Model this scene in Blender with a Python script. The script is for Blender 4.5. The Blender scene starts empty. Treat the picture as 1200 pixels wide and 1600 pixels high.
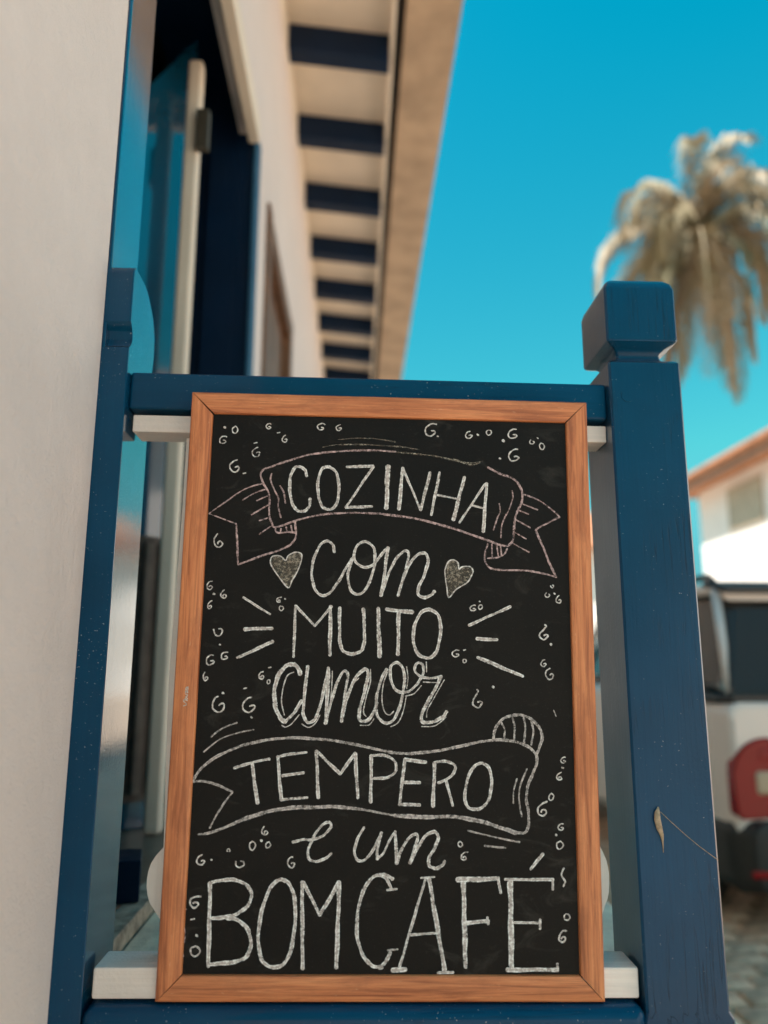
import bpy, bmesh, math, random
from mathutils import Vector, Matrix
random.seed(7)
SC = bpy.context.scene
COL = SC.collection
PI = math.pi
rad = math.radians

# ------------------------------------------------------------------ camera
cam_data = bpy.data.cameras.new('camera')
cam = bpy.data.objects.new('camera', cam_data)
COL.objects.link(cam)
SC.camera = cam
EYE = Vector((0, 0, 1.15))
F_PX = 1194.0                       # focal length in pixels of the 1200 x 1600 photograph
CAM_R = Matrix.Rotation(rad(-2.12), 3, 'Z') @ Matrix.Rotation(rad(90 + 11.35), 3, 'X') @ Matrix.Rotation(rad(0.12), 3, 'Z')
cam.matrix_world = Matrix.Translation(EYE) @ CAM_R.to_4x4()
cam_data.sensor_fit = 'VERTICAL'
cam_data.sensor_height = 36.0
cam_data.sensor_width = 27.0
cam_data.lens = F_PX / 1600 * 36.0
cam_data.clip_start = 0.05
cam_data.clip_end = 3000
cam_data.dof.use_dof = True
cam_data.dof.focus_distance = 1.06
cam_data.dof.aperture_fstop = 1.75

# ------------------------------------------------------------------ sky and sun
TO_SUN = Vector((-0.46, -0.26, 0.86)).normalized()
SUN_EL = math.asin(TO_SUN.z)
SUN_AZ = math.atan2(TO_SUN.x, TO_SUN.y)
world = bpy.data.worlds.new('World')
SC.world = world
world.use_nodes = True
wn, wl = world.node_tree.nodes, world.node_tree.links
wn.clear()
sky = wn.new('ShaderNodeTexSky')
sky.sky_type = 'NISHITA'
sky.sun_disc = False
sky.sun_elevation = SUN_EL
sky.sun_rotation = SUN_AZ
sky.altitude = 0
sky.air_density = 2.5
sky.dust_density = 0.0
sky.ozone_density = 6.0
# the photograph's sky has almost no red in it: red is kept only near the pale horizon
sep = wn.new('ShaderNodeSeparateColor')
red = wn.new('ShaderNodeMapRange')
red.inputs['From Min'].default_value = 1.5; red.inputs['From Max'].default_value = 4.0
red.inputs['To Min'].default_value = 0.0; red.inputs['To Max'].default_value = 1.0
comb = wn.new('ShaderNodeCombineColor')
bg = wn.new('ShaderNodeBackground'); bg.inputs['Strength'].default_value = 0.059
wo = wn.new('ShaderNodeOutputWorld')
wl.new(sky.outputs[0], sep.inputs[0])
wl.new(sep.outputs[0], red.inputs['Value'])
wl.new(red.outputs[0], comb.inputs[0])
cap = wn.new('ShaderNodeMath'); cap.operation = 'MULTIPLY'; cap.inputs[1].default_value = 0.90
low = wn.new('ShaderNodeMath'); low.operation = 'MINIMUM'     # green never passes blue, so the horizon stays pale cyan
wl.new(sep.outputs[2], cap.inputs[0])
wl.new(sep.outputs[1], low.inputs[0]); wl.new(cap.outputs[0], low.inputs[1])
wl.new(low.outputs[0], comb.inputs[1])
wl.new(sep.outputs[2], comb.inputs[2])
wl.new(comb.outputs[0], bg.inputs['Color'])
wl.new(bg.outputs[0], wo.inputs['Surface'])

sun_data = bpy.data.lights.new('sun', 'SUN')
sun_data.energy = 5.0
sun_data.angle = rad(0.53)
sun_data.color = (1.0, 0.89, 0.80)
sun = bpy.data.objects.new('sun', sun_data)
COL.objects.link(sun)
sun.rotation_euler = (-TO_SUN).to_track_quat('-Z', 'Y').to_euler()
sun.location = (-20, -10, 30)

vs = SC.view_settings
SC.display_settings.display_device = 'sRGB'
vs.view_transform = 'Standard'
vs.look = 'None'
vs.exposure = 1.27
vs.gamma = 1.0
vs.use_curve_mapping = False
SC.cycles.max_bounces = 10
SC.cycles.diffuse_bounces = 6
SC.cycles.transparent_max_bounces = 24
SC.cycles.sample_clamp_indirect = 8

# ------------------------------------------------------------------ helpers: geometry
def rayd(x, y):
    """world direction through a pixel of the photograph (used to measure the board's drawing)"""
    return CAM_R @ Vector(((x - 600) / F_PX, -(y - 800) / F_PX, -1.0))

def link(ob, parent=None):
    COL.objects.link(ob)
    if parent is not None:
        ob.parent = parent
    return ob

def tag(o, label=None, cat=None, group=None, kind=None):
    if label: o['label'] = label
    if cat: o['category'] = cat
    if group: o['group'] = group
    if kind: o['kind'] = kind
    return o

def empty(name, loc=(0, 0, 0), rot=None):
    e = bpy.data.objects.new(name, None)
    e.empty_display_size = 0.1
    e.location = loc
    if rot is not None:
        e.rotation_euler = rot
    return link(e)

class MB:
    """collects shapes, then links them as ONE mesh object"""
    def __init__(s):
        s.bm = bmesh.new()
    def box(s, x0, x1, y0, y1, z0, z1, bev=0.0, seg=2):
        r = bmesh.ops.create_cube(s.bm, size=1.0)
        vv = r['verts']
        for v in vv:
            v.co = Vector(((x0 + x1) / 2 + v.co.x * (x1 - x0), (y0 + y1) / 2 + v.co.y * (y1 - y0), (z0 + z1) / 2 + v.co.z * (z1 - z0)))
        if bev > 0:
            ed = list({e for v in vv for e in v.link_edges})
            bmesh.ops.bevel(s.bm, geom=ed, offset=bev, segments=seg, profile=0.5, affect='EDGES')
        return s
    def poly(s, pts):
        vv = [s.bm.verts.new(p) for p in pts]
        s.bm.faces.new(vv)
        return s
    def loft(s, rings, cap=True, closed=True):
        rv = [[s.bm.verts.new(p) for p in r] for r in rings]
        n = len(rv[0])
        for a, b in zip(rv[:-1], rv[1:]):
            for i in range(n if closed else n - 1):
                j = (i + 1) % n
                s.bm.faces.new((a[i], a[j], b[j], b[i]))
        if cap:
            s.bm.faces.new(list(reversed(rv[0])))
            s.bm.faces.new(rv[-1])
        return s
    def extrude(s, outline, axis, a, b):
        """outline: 2-D points; axis 0: (y,z) along x; 1: (x,z) along y; 2: (x,y) along z"""
        def p3(p, t):
            return ((t, p[0], p[1]), (p[0], t, p[1]), (p[0], p[1], t))[axis]
        s.loft([[p3(p, a) for p in outline], [p3(p, b) for p in outline]])
        return s
    def tube(s, pts, r, n=8, cap=True):
        pts = [Vector(p) for p in pts]
        if not isinstance(r, (list, tuple)): r = [r] * len(pts)
        rings = []
        up = Vector((0.3, 0.2, 0.9)).normalized()
        for i, p in enumerate(pts):
            t = (pts[min(i + 1, len(pts) - 1)] - pts[max(i - 1, 0)]).normalized()
            a = t.cross(up)
            if a.length < 1e-3: a = t.cross(Vector((1, 0, 0)))
            a.normalize()
            b = t.cross(a).normalized()
            rings.append([p + (a * math.cos(2 * PI * k / n) + b * math.sin(2 * PI * k / n)) * r[i] for k in range(n)])
        s.loft(rings, cap)
        return s
    def build(s, name, mat, parent=None, smooth=False, angle=None, loc=None, rot=None):
        bmesh.ops.recalc_face_normals(s.bm, faces=s.bm.faces)
        me = bpy.data.meshes.new(name)
        s.bm.to_mesh(me)
        s.bm.free()
        if smooth or angle is not None:
            me.polygons.foreach_set('use_smooth', [True] * len(me.polygons))
            if angle is not None:
                me.set_sharp_from_angle(angle=rad(angle))
        me.materials.append(mat)
        ob = bpy.data.objects.new(name, me)
        link(ob, parent)
        if angle is not None:
            wm = ob.modifiers.new('weighted normals', 'WEIGHTED_NORMAL')
            wm.keep_sharp = True
            wm.weight = 100
        if loc is not None: ob.location = loc
        if rot is not None: ob.rotation_euler = rot
        return ob

def box(name, mat, parent, x0, x1, y0, y1, z0, z1, bev=0.003, seg=2):
    return MB().box(x0, x1, y0, y1, z0, z1, bev, seg).build(name, mat, parent, angle=40 if bev else None)

# ------------------------------------------------------------------ helpers: materials
class NT:
    def __init__(s, name):
        s.m = bpy.data.materials.new(name)
        s.m.use_nodes = True
        s.t = s.m.node_tree
        s.t.nodes.clear()
        s.out = s.t.nodes.new('ShaderNodeOutputMaterial')
    def n(s, kind, **kw):
        nd = s.t.nodes.new(kind)
        for k, v in kw.items():
            if hasattr(nd, k) and not k[0].isupper():
                setattr(nd, k, v)
        return nd
    def l(s, a, b):
        s.t.links.new(a, b)
    def coord(s, kind='Object', scale=(1, 1, 1), rot=(0, 0, 0)):
        tc = s.n('ShaderNodeTexCoord')
        mp = s.n('ShaderNodeMapping')
        mp.inputs['Scale'].default_value = scale
        mp.inputs['Rotation'].default_value = rot
        s.l(tc.outputs[kind], mp.inputs['Vector'])
        return mp.outputs[0]
    def noise(s, vec, scale=5.0, detail=4.0, rough=0.55, dist=0.0):
        nd = s.n('ShaderNodeTexNoise')
        nd.inputs['Scale'].default_value = scale
        nd.inputs['Detail'].default_value = detail
        nd.inputs['Roughness'].default_value = rough
        nd.inputs['Distortion'].default_value = dist
        if vec is not None: s.l(vec, nd.inputs['Vector'])
        return nd.outputs['Fac']
    def ramp(s, fac, stops):
        nd = s.n('ShaderNodeValToRGB')
        el = nd.color_ramp.elements
        while len(el) < len(stops): el.new(0.5)
        for e, (p, c) in zip(el, stops):
            e.position = p
            e.color = tuple(c) + (1,) if len(c) == 3 else c
        s.l(fac, nd.inputs[0])
        return nd.outputs[0]
    def grey(s, fac, a, b, lo=0.0, hi=1.0):
        nd = s.n('ShaderNodeMapRange')
        nd.inputs['From Min'].default_value = a
        nd.inputs['From Max'].default_value = b
        nd.inputs['To Min'].default_value = lo
        nd.inputs['To Max'].default_value = hi
        s.l(fac, nd.inputs['Value'])
        return nd.outputs[0]
    def math(s, op, a, b=None, clamp=False):
        nd = s.n('ShaderNodeMath'); nd.operation = op; nd.use_clamp = clamp
        for i, v in enumerate((a, b)):
            if v is None: continue
            if isinstance(v, (int, float)): nd.inputs[i].default_value = v
            else: s.l(v, nd.inputs[i])
        return nd.outputs[0]
    def mix(s, fac, a, b, blend='MIX'):
        nd = s.n('ShaderNodeMix'); nd.data_type = 'RGBA'; nd.blend_type = blend
        for key, v in (('Factor', fac), ('A', a), ('B', b)):
            if isinstance(v, (int, float)): nd.inputs[key].default_value = v
            elif isinstance(v, (tuple, list)): nd.inputs[key].default_value = tuple(v) + (1,) if len(v) == 3 else v
            else: s.l(v, nd.inputs[key])
        return nd.outputs['Result']
    def bsdf(s, color, rough=0.6, bump=None, bump_d=0.001, bump_s=1.0, **kw):
        p = s.n('ShaderNodeBsdfPrincipled')
        for key, v in (('Base Color', color), ('Roughness', rough)):
            if isinstance(v, (int, float)): p.inputs[key].default_value = v
            elif isinstance(v, (tuple, list)): p.inputs[key].default_value = tuple(v) + (1,)
            else: s.l(v, p.inputs[key])
        for k, v in kw.items():
            key = k.replace('_', ' ')
            if isinstance(v, (tuple, list)): v = tuple(v) + (1,)
            p.inputs[key].default_value = v
        if bump is not None:
            b = s.n('ShaderNodeBump')
            b.inputs['Strength'].default_value = bump_s
            b.inputs['Distance'].default_value = bump_d
            s.l(bump, b.inputs['Height'])
            s.l(b.outputs[0], p.inputs['Normal'])
        return p
    def done(s, shader):
        s.l(shader.outputs[0] if hasattr(shader, 'outputs') else shader, s.out.inputs['Surface'])
        return s.m

def m_plain(name, color, rough=0.6, var=0.12, scale=4.0, bump=0.0, bscale=80.0, **kw):
    """plain surface with gentle tone variation and fine relief"""
    t = NT(name)
    co = t.coord()
    n = t.noise(co, scale, 5)
    c = t.mix(t.grey(n, 0.3, 0.7), tuple(x * (1 - var) for x in color), tuple(min(1, x * (1 + var)) for x in color))
    bh = t.noise(co, bscale, 4) if bump else None
    return t.done(t.bsdf(c, rough, bh, bump, **kw))

def m_plaster(name, color, dirt=0.0):
    t = NT(name)
    co = t.coord()
    big = t.noise(co, 1.7, 6, 0.6)
    mid = t.noise(co, 14, 5, 0.6)
    c = t.mix(t.grey(big, 0.3, 0.7), tuple(x * 0.93 for x in color), tuple(min(1, x * 1.05) for x in color))
    c = t.mix(t.grey(mid, 0.35, 0.65, 0, 0.25), c, tuple(x * 0.88 for x in color))
    fine = t.noise(co, 260, 3, 0.55)
    coarse = t.noise(co, 55, 4, 0.5)
    h = t.math('ADD', t.math('MULTIPLY', fine, 0.45), t.math('MULTIPLY', coarse, 0.55))
    return t.done(t.bsdf(c, 0.85, h, 0.005, 0.9, Specular_IOR_Level=0.2))

def m_paint(name, color, rough=0.28, axis='z', specks=0.0, bump=0.0006, wear=0.0, sheen=0.0, sheen_rough=0.07, cracks=0.0, **kw):
    """brushed oil paint on timber: streaks along the grain, small chips and dust specks"""
    t = NT(name)
    sc = {'z': (70, 70, 2.2), 'x': (2.2, 70, 70), 'y': (70, 2.2, 70)}[axis]
    co = t.coord('Object', sc)
    raw = t.coord()
    st = t.noise(co, 3.0, 5, 0.6)
    big = t.noise(raw, 5.0, 4)
    c = t.mix(t.grey(big, 0.3, 0.7), tuple(x * 0.85 for x in color), tuple(x * 1.18 for x in color))
    c = t.mix(t.grey(st, 0.35, 0.7, 0, 0.30), c, tuple(x * 0.72 for x in color))
    if specks > 0:
        gate = t.noise(raw, 9, 4, 0.7)
        fleck = t.noise(raw, 330, 2, 0.6)
        thr = t.grey(gate, 0.38, 0.68, 0.76 - 0.02 * specks, 0.70 - 0.035 * specks)
        fac = t.grey(t.math('SUBTRACT', fleck, thr), 0.0, 0.03, 0.0, 0.75)
        c = t.mix(fac, c, (0.45, 0.47, 0.46))
    if wear > 0:
        w = t.noise(raw, 26, 8, 0.75)
        c = t.mix(t.grey(w, 0.70, 0.74, 0, wear), c, (0.30, 0.27, 0.22))
    r = t.grey(t.noise(raw, 11, 5), 0.25, 0.75, rough * 0.8, rough * 1.45)
    h = t.math('ADD', st, t.math('MULTIPLY', t.noise(raw, 230, 3), t.grey(t.noise(raw, 7, 3), 0.35, 0.65, 0.25, 1.3)))
    if cracks > 0:
        csc = {'z': (1, 1, 0.035), 'x': (0.035, 1, 1), 'y': (1, 0.035, 1)}[axis]
        cn = t.noise(t.coord('Object', csc), 95, 3, 0.5)
        line = t.grey(t.math('ABSOLUTE', t.math('SUBTRACT', cn, 0.5)), 0.0, 0.018, 1.0, 0.0)
        zone = t.grey(t.noise(raw, 6.5, 3), 0.48, 0.60)
        line = t.math('MULTIPLY', t.math('MULTIPLY', line, zone), cracks, True)
        c = t.mix(t.math('MULTIPLY', line, 0.6), c, tuple(x * 0.25 for x in color))
        h = t.math('SUBTRACT', h, t.math('MULTIPLY', line, 1.6))
    p = t.bsdf(c, r, h, bump, 0.8, **kw)
    if not sheen:
        return t.done(p)
    lw = t.n('ShaderNodeLayerWeight'); lw.inputs['Blend'].default_value = 0.5   # high-gloss enamel: strong grazing reflection
    gl = t.n('ShaderNodeBsdfGlossy'); gl.inputs['Roughness'].default_value = sheen_rough
    bp = t.n('ShaderNodeBump'); bp.inputs['Distance'].default_value = bump * 0.6; bp.inputs['Strength'].default_value = 0.5
    t.l(h, bp.inputs['Height']); t.l(bp.outputs[0], gl.inputs['Normal'])
    mx = t.n('ShaderNodeMixShader')
    t.l(t.math('MULTIPLY', t.math('POWER', lw.outputs['Facing'], 2.0), sheen), mx.inputs[0])
    t.l(p.outputs[0], mx.inputs[1]); t.l(gl.outputs[0], mx.inputs[2])
    return t.done(mx)

def m_wood(name, light, mid, dark, rough=0.42, seed=0.0):
    """varnished timber, grain along local x"""
    t = NT(name)
    oi = t.n('ShaderNodeObjectInfo')
    tc = t.n('ShaderNodeTexCoord')
    off = t.n('ShaderNodeVectorMath'); off.operation = 'MULTIPLY_ADD'
    t.l(oi.outputs['Random'], off.inputs[0])
    off.inputs[1].default_value = (31, 17, 23)
    t.l(tc.outputs['Object'], off.inputs[2])
    def mp(scale):
        q = t.n('ShaderNodeMapping'); q.inputs['Scale'].default_value = scale
        t.l(off.outputs[0], q.inputs['Vector']); return q.outputs[0]
    g1 = t.noise(mp((3, 60, 60)), 2.2, 6, 0.62, 0.6)
    g2 = t.noise(mp((9, 420, 420)), 1.6, 4, 0.6)
    g3 = t.noise(mp((2.5, 9, 9)), 2.0, 4, 0.5)
    c = t.ramp(g1, [(0.34, dark), (0.47, mid), (0.64, light)])
    c = t.mix(t.grey(g2, 0.50, 0.72, 0, 0.42), c, tuple(x * 0.62 for x in dark))
    c = t.mix(t.grey(g3, 0.42, 0.75, 0, 0.45), c, tuple(x * 0.75 for x in mid))
    vo = t.n('ShaderNodeTexVoronoi'); vo.inputs['Scale'].default_value = 1.0
    t.l(mp((7, 26, 26)), vo.inputs['Vector'])
    wn_ = t.n('ShaderNodeTexWhiteNoise'); t.l(vo.outputs['Position'], wn_.inputs['Vector'])
    gatek = t.math('GREATER_THAN', wn_.outputs['Value'], 0.60)
    knot = t.math('MULTIPLY', gatek, t.grey(vo.outputs['Distance'], 0.05, 0.17, 1.0, 0.0), True)
    c = t.mix(t.math('MULTIPLY', knot, 0.8), c, tuple(x * 0.35 for x in dark))
    blot = t.noise(mp((5, 14, 14)), 3.0, 6, 0.7)
    c = t.mix(t.grey(blot, 0.50, 0.72, 0, 0.6), c, (0.33, 0.105, 0.042))
    pale = t.noise(mp((40, 160, 160)), 1.4, 4, 0.7)
    c = t.mix(t.grey(pale, 0.64, 0.74, 0, 0.5), c, (0.85, 0.50, 0.28))
    h = t.math('ADD', g1, t.math('MULTIPLY', g2, 0.6))
    return t.done(t.bsdf(c, t.grey(g3, 0.3, 0.7, rough * 0.85, rough * 1.3), h, 0.0006, 0.7))

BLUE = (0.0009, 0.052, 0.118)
GL = lambda ior, rough=0.08, w=0.22: dict(Coat_Weight=w, Coat_IOR=ior, Coat_Roughness=rough, Specular_IOR_Level=0.1)
M_BLUE = m_paint('blue paint', BLUE, 0.40, 'z', 0.12, bump=0.0010, cracks=0.8, sheen=0.5, sheen_rough=0.28, **GL(1.45, 0.20, 0.28))
M_BLUE_CHIP = m_paint('blue paint speckled', BLUE, 0.32, 'z', 1.0, bump=0.0003, wear=0.35, sheen=0.74, **GL(1.45))
M_BLUE_JAMB = m_paint('blue gloss enamel', BLUE, 0.30, 'z', 0.0, bump=0.0002, sheen=1.0, **GL(1.5))
M_BLUE_SKY = m_paint('blue with painted sky reflection', (0.02, 0.105, 0.20), 0.5, 'z', 0.0)  # paler blue: the sky's reflection is painted into the base colour
M_BLUE_X = m_paint('blue rail paint', BLUE, 0.34, 'x', 0.45, bump=0.0006, cracks=0.4, **GL(1.5))
M_BLUE_DOOR = m_paint('blue door paint', (0.001, 0.075, 0.15), 0.12, 'z', 0.0, bump=0.0002, sheen=0.8, **GL(1.9, 0.06, 1.0))
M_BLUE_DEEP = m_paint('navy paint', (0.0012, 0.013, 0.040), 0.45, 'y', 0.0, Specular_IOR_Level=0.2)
M_RWHITE = m_paint('white rail paint', (0.88, 0.77, 0.69), 0.5, 'x', 0.0, bump=0.0012, wear=0.55)
M_BWHITE = m_paint('white baluster paint', (0.84, 0.77, 0.70), 0.45, 'z', 0.0, wear=0.2)
M_PLASTER = m_plaster('white plaster', (0.775, 0.69, 0.655))
M_CREAM = m_plain('cream boards', (0.82, 0.71, 0.58), 0.6, 0.08, 3, 0.001, 40)
M_TAUPE = m_plain('weathered fascia boards', (0.46, 0.33, 0.22), 0.7, 0.2, 5, 0.001, 40)
M_HOUSE = m_plaster('house plaster', (0.82, 0.79, 0.75))
M_TERRA = m_plain('terracotta', (0.36, 0.165, 0.085), 0.8, 0.35, 6, 0.002, 30)
M_CONC = m_plain('painted concrete', (0.90, 0.70, 0.53), 0.75, 0.25, 14, 0.002, 60)
M_SILL = m_plain('grimy sill plaster', (0.42, 0.33, 0.25), 0.8, 0.55, 26, 0.003, 60)
M_DARK = m_plain('dark gap', (0.012, 0.010, 0.009), 0.8, 0.1)
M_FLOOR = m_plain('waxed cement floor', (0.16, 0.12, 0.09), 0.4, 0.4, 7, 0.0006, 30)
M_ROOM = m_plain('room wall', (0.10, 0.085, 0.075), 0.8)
M_BROWN = m_plain('brown timber', (0.17, 0.085, 0.045), 0.5, 0.3, 12, 0.001, 60)
M_IRON = m_plain('dark iron', (0.06, 0.05, 0.035), 0.45, 0.2, 20)
M_STONE = m_plain('granite sett', (0.56, 0.385, 0.265), 0.75, 0.4, 14, 0.004, 45)
M_SAND = m_plain('sandy joint', (0.46, 0.36, 0.27), 0.95, 0.3, 9, 0.004, 60)
M_WOOD = m_wood('varnished pine frame', (0.78, 0.295, 0.115), (0.61, 0.200, 0.073), (0.33, 0.09, 0.032))

def m_glass(name, color=(0.02, 0.022, 0.022), rough=0.05):
    t = NT(name)
    return t.done(t.bsdf(color, rough))
M_GLASS = m_glass('dark window glass')

# ------------------------------------------------------------------ setting: ground
FX = -0.3715                         # plane of the facade we stand beside
g = MB()
g.poly([(-400, -400, 0), (400, -400, 0), (400, 900, 0), (-400, 900, 0)])
ground = g.build('street', M_SAND)
tag(ground, 'sandy street between the houses, under the stone setts', kind='structure')

def sett_mesh(w, d, h, rnd):
    m = MB()
    z = h
    def ring(hw, hd, zz): return [(-hw, -hd, zz), (hw, -hd, zz), (hw, hd, zz), (-hw, hd, zz)]
    j = lambda a: a * (1 + rnd.uniform(-0.06, 0.06))
    m.loft([ring(j(w / 2), j(d / 2), -0.02), ring(j(w / 2), j(d / 2), z * 0.55), ring(j(w / 2 * 0.82), j(d / 2 * 0.82), z)])
    bmesh.ops.recalc_face_normals(m.bm, faces=m.bm.faces)
    me = bpy.data.meshes.new('paving_stone')
    m.bm.to_mesh(me); m.bm.free()
    me.polygons.foreach_set('use_smooth', [True] * len(me.polygons))
    me.set_sharp_from_angle(angle=rad(60))
    me.materials.append(M_STONE)
    return me
rnd = random.Random(3)
setts = [sett_mesh(0.17, 0.115, 0.024, rnd) for _ in range(6)]
cells = []
row = 0
y = 1.2
while y < 6.2:
    x = 0.62 + (0.09 if row % 2 else 0)
    while x < 5.0:
        cells.append((x, y))
        x += 0.185
    y += 0.128; row += 1
cells.sort(key=lambda c: abs(c[0] - 1.55) * 1.4 + abs(c[1] - 2.9))
rest = MB()
for i, (x, y) in enumerate(cells):
    a = rnd.uniform(-0.06, 0.06)
    loc = (x + rnd.uniform(-.008, .008), y + rnd.uniform(-.006, .006), rnd.uniform(0.004, 0.012))
    me = setts[i % 6]
    if i < 280:
        ob = bpy.data.objects.new('paving_stone', me)
        link(ob, ground)
        ob.location = loc; ob.rotation_euler = (rnd.uniform(-.04, .04), rnd.uniform(-.04, .04), a)
    else:
        n0 = len(rest.bm.verts)
        rest.bm.from_mesh(me)
        rest.bm.verts.ensure_lookup_table()
        mt = Matrix.Translation(loc) @ Matrix.Rotation(a, 4, 'Z')
        for v in rest.bm.verts[n0:]: v.co = mt @ v.co
ob = rest.build('paving_stones', M_STONE, ground)
ob['kind'] = 'stuff'

# ------------------------------------------------------------------ the cafe building on the left
cafe = empty('cafe_building', (FX, 1.0, 0))
tag(cafe, 'white plastered cafe building with blue doorway and deep rafter eaves at left', 'building')
def P(o):                            # keep world coordinates under an Empty that is not at the origin
    o.matrix_parent_inverse = o.parent.matrix_world.inverted() if o.parent else Matrix()
    return o
bpy.context.view_layer.update()
def cbox(name, mat, x0, x1, y0, y1, z0, z1, bev=0.003, parent=None):
    o = box(name, mat, parent or cafe, x0, x1, y0, y1, z0, z1, bev)
    o.matrix_parent_inverse = Matrix.Translation((-FX, -1.0, 0)) if (parent or cafe) is cafe else Matrix()
    return o
WALLTOP = 4.12
YB = -0.6                            # unseen near end, cut short so sunlit ground behind brightens the front faces
WB = FX - 0.30                       # inner face of the facade wall
wall_near = cbox('wall', M_PLASTER, WB, FX, YB, 1.057, -0.05, WALLTOP, 0.004)
wall_head = cbox('wall', M_PLASTER, FX - 0.06, FX, 1.0575, 2.519, 3.02, WALLTOP, 0.0)
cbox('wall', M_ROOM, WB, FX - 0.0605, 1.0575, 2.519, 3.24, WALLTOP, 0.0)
wall_sill = cbox('wall', M_PLASTER, WB, FX, 1.0575, 2.519, -0.05, 0.599, 0.0)
cbox('door_sill', M_SILL, FX - 0.0448, FX - 0.001, 1.0577, 2.5185, 0.5995, 0.7275, 0.004)
# far wall with a window opening
WY0, WY1, WZ0, WZ1 = 2.79, 3.95, 1.95, 2.98
wf = MB()
wf.box(WB, FX, 2.52, WY0, -0.05, WALLTOP)
wf.box(WB, FX, WY1, 14.0, -0.05, WALLTOP)
wf.box(WB, FX, WY0 + 0.0001, WY1 - 0.0001, -0.05, WZ0)
wf.box(WB, FX, WY0 + 0.0001, WY1 - 0.0001, WZ1, WALLTOP)
o = wf.build('wall', M_PLASTER, cafe); o.matrix_parent_inverse = Matrix.Translation((-FX, -1.0, 0))
wall_far = o
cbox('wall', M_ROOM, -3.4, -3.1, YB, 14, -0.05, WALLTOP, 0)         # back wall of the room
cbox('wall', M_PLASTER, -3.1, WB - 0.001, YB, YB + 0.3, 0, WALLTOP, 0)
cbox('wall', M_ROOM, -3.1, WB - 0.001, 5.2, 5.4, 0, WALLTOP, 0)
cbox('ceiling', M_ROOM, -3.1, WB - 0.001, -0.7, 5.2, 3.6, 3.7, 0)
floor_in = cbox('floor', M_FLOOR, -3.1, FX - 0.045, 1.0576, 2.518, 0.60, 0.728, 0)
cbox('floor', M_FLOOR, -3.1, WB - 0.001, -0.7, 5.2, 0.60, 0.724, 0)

# brown timber window in the far wall
win = cbox('window', M_BROWN, FX - 0.10, FX + 0.016, WY0, WY0 + 0.10, WZ0, WZ1, 0.004)
def wpart(name, mat, *a): return cbox(name, mat, *a, parent=win)
wpart('frame', M_BROWN, FX - 0.10, FX + 0.014, WY1 - 0.10, WY1, WZ0, WZ1)
wpart('frame', M_BROWN, FX - 0.10, FX + 0.012, WY0 + 0.10, WY1 - 0.10, WZ1 - 0.10, WZ1)
wpart('sill', M_BROWN, FX - 0.10, FX + 0.03, WY0 + 0.10, WY1 - 0.10, WZ0, WZ0 + 0.06)
wpart('shutter', M_BROWN, FX - 0.07, FX - 0.035, WY0 + 0.10, (WY0 + WY1) / 2 - 0.01, WZ0 + 0.06, WZ1 - 0.10)
wpart('shutter', M_BROWN, FX - 0.07, FX - 0.035, (WY0 + WY1) / 2 + 0.01, WY1 - 0.10, WZ0 + 0.06, WZ1 - 0.10)
for q in wall_far, win:
    pass

# door frame
cbox('door_frame', M_BLUE_JAMB, FX - 0.20, FX + 0.004, 1.0575, 1.185, 0.7285, 3.019, 0.004)
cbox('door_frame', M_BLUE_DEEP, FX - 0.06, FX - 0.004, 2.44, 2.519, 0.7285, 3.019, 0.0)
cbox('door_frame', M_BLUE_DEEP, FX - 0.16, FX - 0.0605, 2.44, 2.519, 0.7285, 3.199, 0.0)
cbox('architrave', M_BLUE_SKY, FX - 0.0035, FX + 0.009, 2.425, 2.5185, 0.7285, 3.019, 0.002)
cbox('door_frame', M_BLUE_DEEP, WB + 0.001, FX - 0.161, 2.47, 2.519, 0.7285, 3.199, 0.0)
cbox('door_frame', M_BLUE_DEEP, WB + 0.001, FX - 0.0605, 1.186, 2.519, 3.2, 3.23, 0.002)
cbox('lintel_moulding', M_CREAM, FX - 0.02, FX + 0.02, 1.30, 2.40, 2.95, 3.03, 0.006)
tbm = MB().box(-0.11, 0.11, -0.05, 0.05, 0.0, 0.072, 0.003).build('door_block', M_BLUE_DEEP, cafe, angle=40)
tbm.location = (-0.505 - FX, 1.53 - 1.0, 0.7285); tbm.rotation_euler = (0, 0, rad(14))

# inner blue door leaf, half open at 45 degrees, and the white stop beside it
t45 = Vector((0.7071, 0.7071, 0)); n45 = Vector((0.7071, -0.7071, 0))
c0 = Vector((-0.567, 2.14, 0))
def leafp(s, z, d=0.0): 
    q = c0 - t45 * s - n45 * d
    return (q.x, q.y, z)
lf = MB()
outl = [(-0.05, 0.732), (0.62, 0.732), (0.62, 2.20), (0.10, 2.905), (-0.05, 3.17)]
lf.loft([[leafp(s, z) for s, z in outl], [leafp(s, z, 0.04) for s, z in outl]])
leaf = lf.build('door_leaf', M_BLUE_DOOR, cafe)
leaf.matrix_parent_inverse = Matrix.Translation((-FX, -1.0, 0))
def leaf_board(name, mat, s0, s1, z0, z1, d0, d1, par):
    m = MB()
    m.loft([[leafp(s_, z, d0) for s_, z in ((s0, z0), (s1, z0), (s1, z1), (s0, z1))], [leafp(s_, z, d1) for s_, z in ((s0, z0), (s1, z0), (s1, z1), (s0, z1))]])
    o = m.build(name, mat, par)
    return o
M_PANEL = m_plain('dark stained panel', (0.050, 0.040, 0.033), 0.5, 0.4, 20, 0.001, 60)
M_GREYT = m_plain('grey weathered timber', (0.19, 0.155, 0.13), 0.6, 0.3, 20, 0.001, 60)
leaf_board('lower_panel', M_PANEL, -0.049, 0.60, 0.80, 1.50, -0.012, -0.0005, leaf)
for s0_, s1_, mm in ((-0.030, -0.014, M_GREYT), (0.012, 0.034, M_GREYT), (0.070, 0.085, M_BROWN)):
    leaf_board('moulding', mm, s0_, s1_, 0.82, 1.48, -0.024, -0.0125, leaf)
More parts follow.
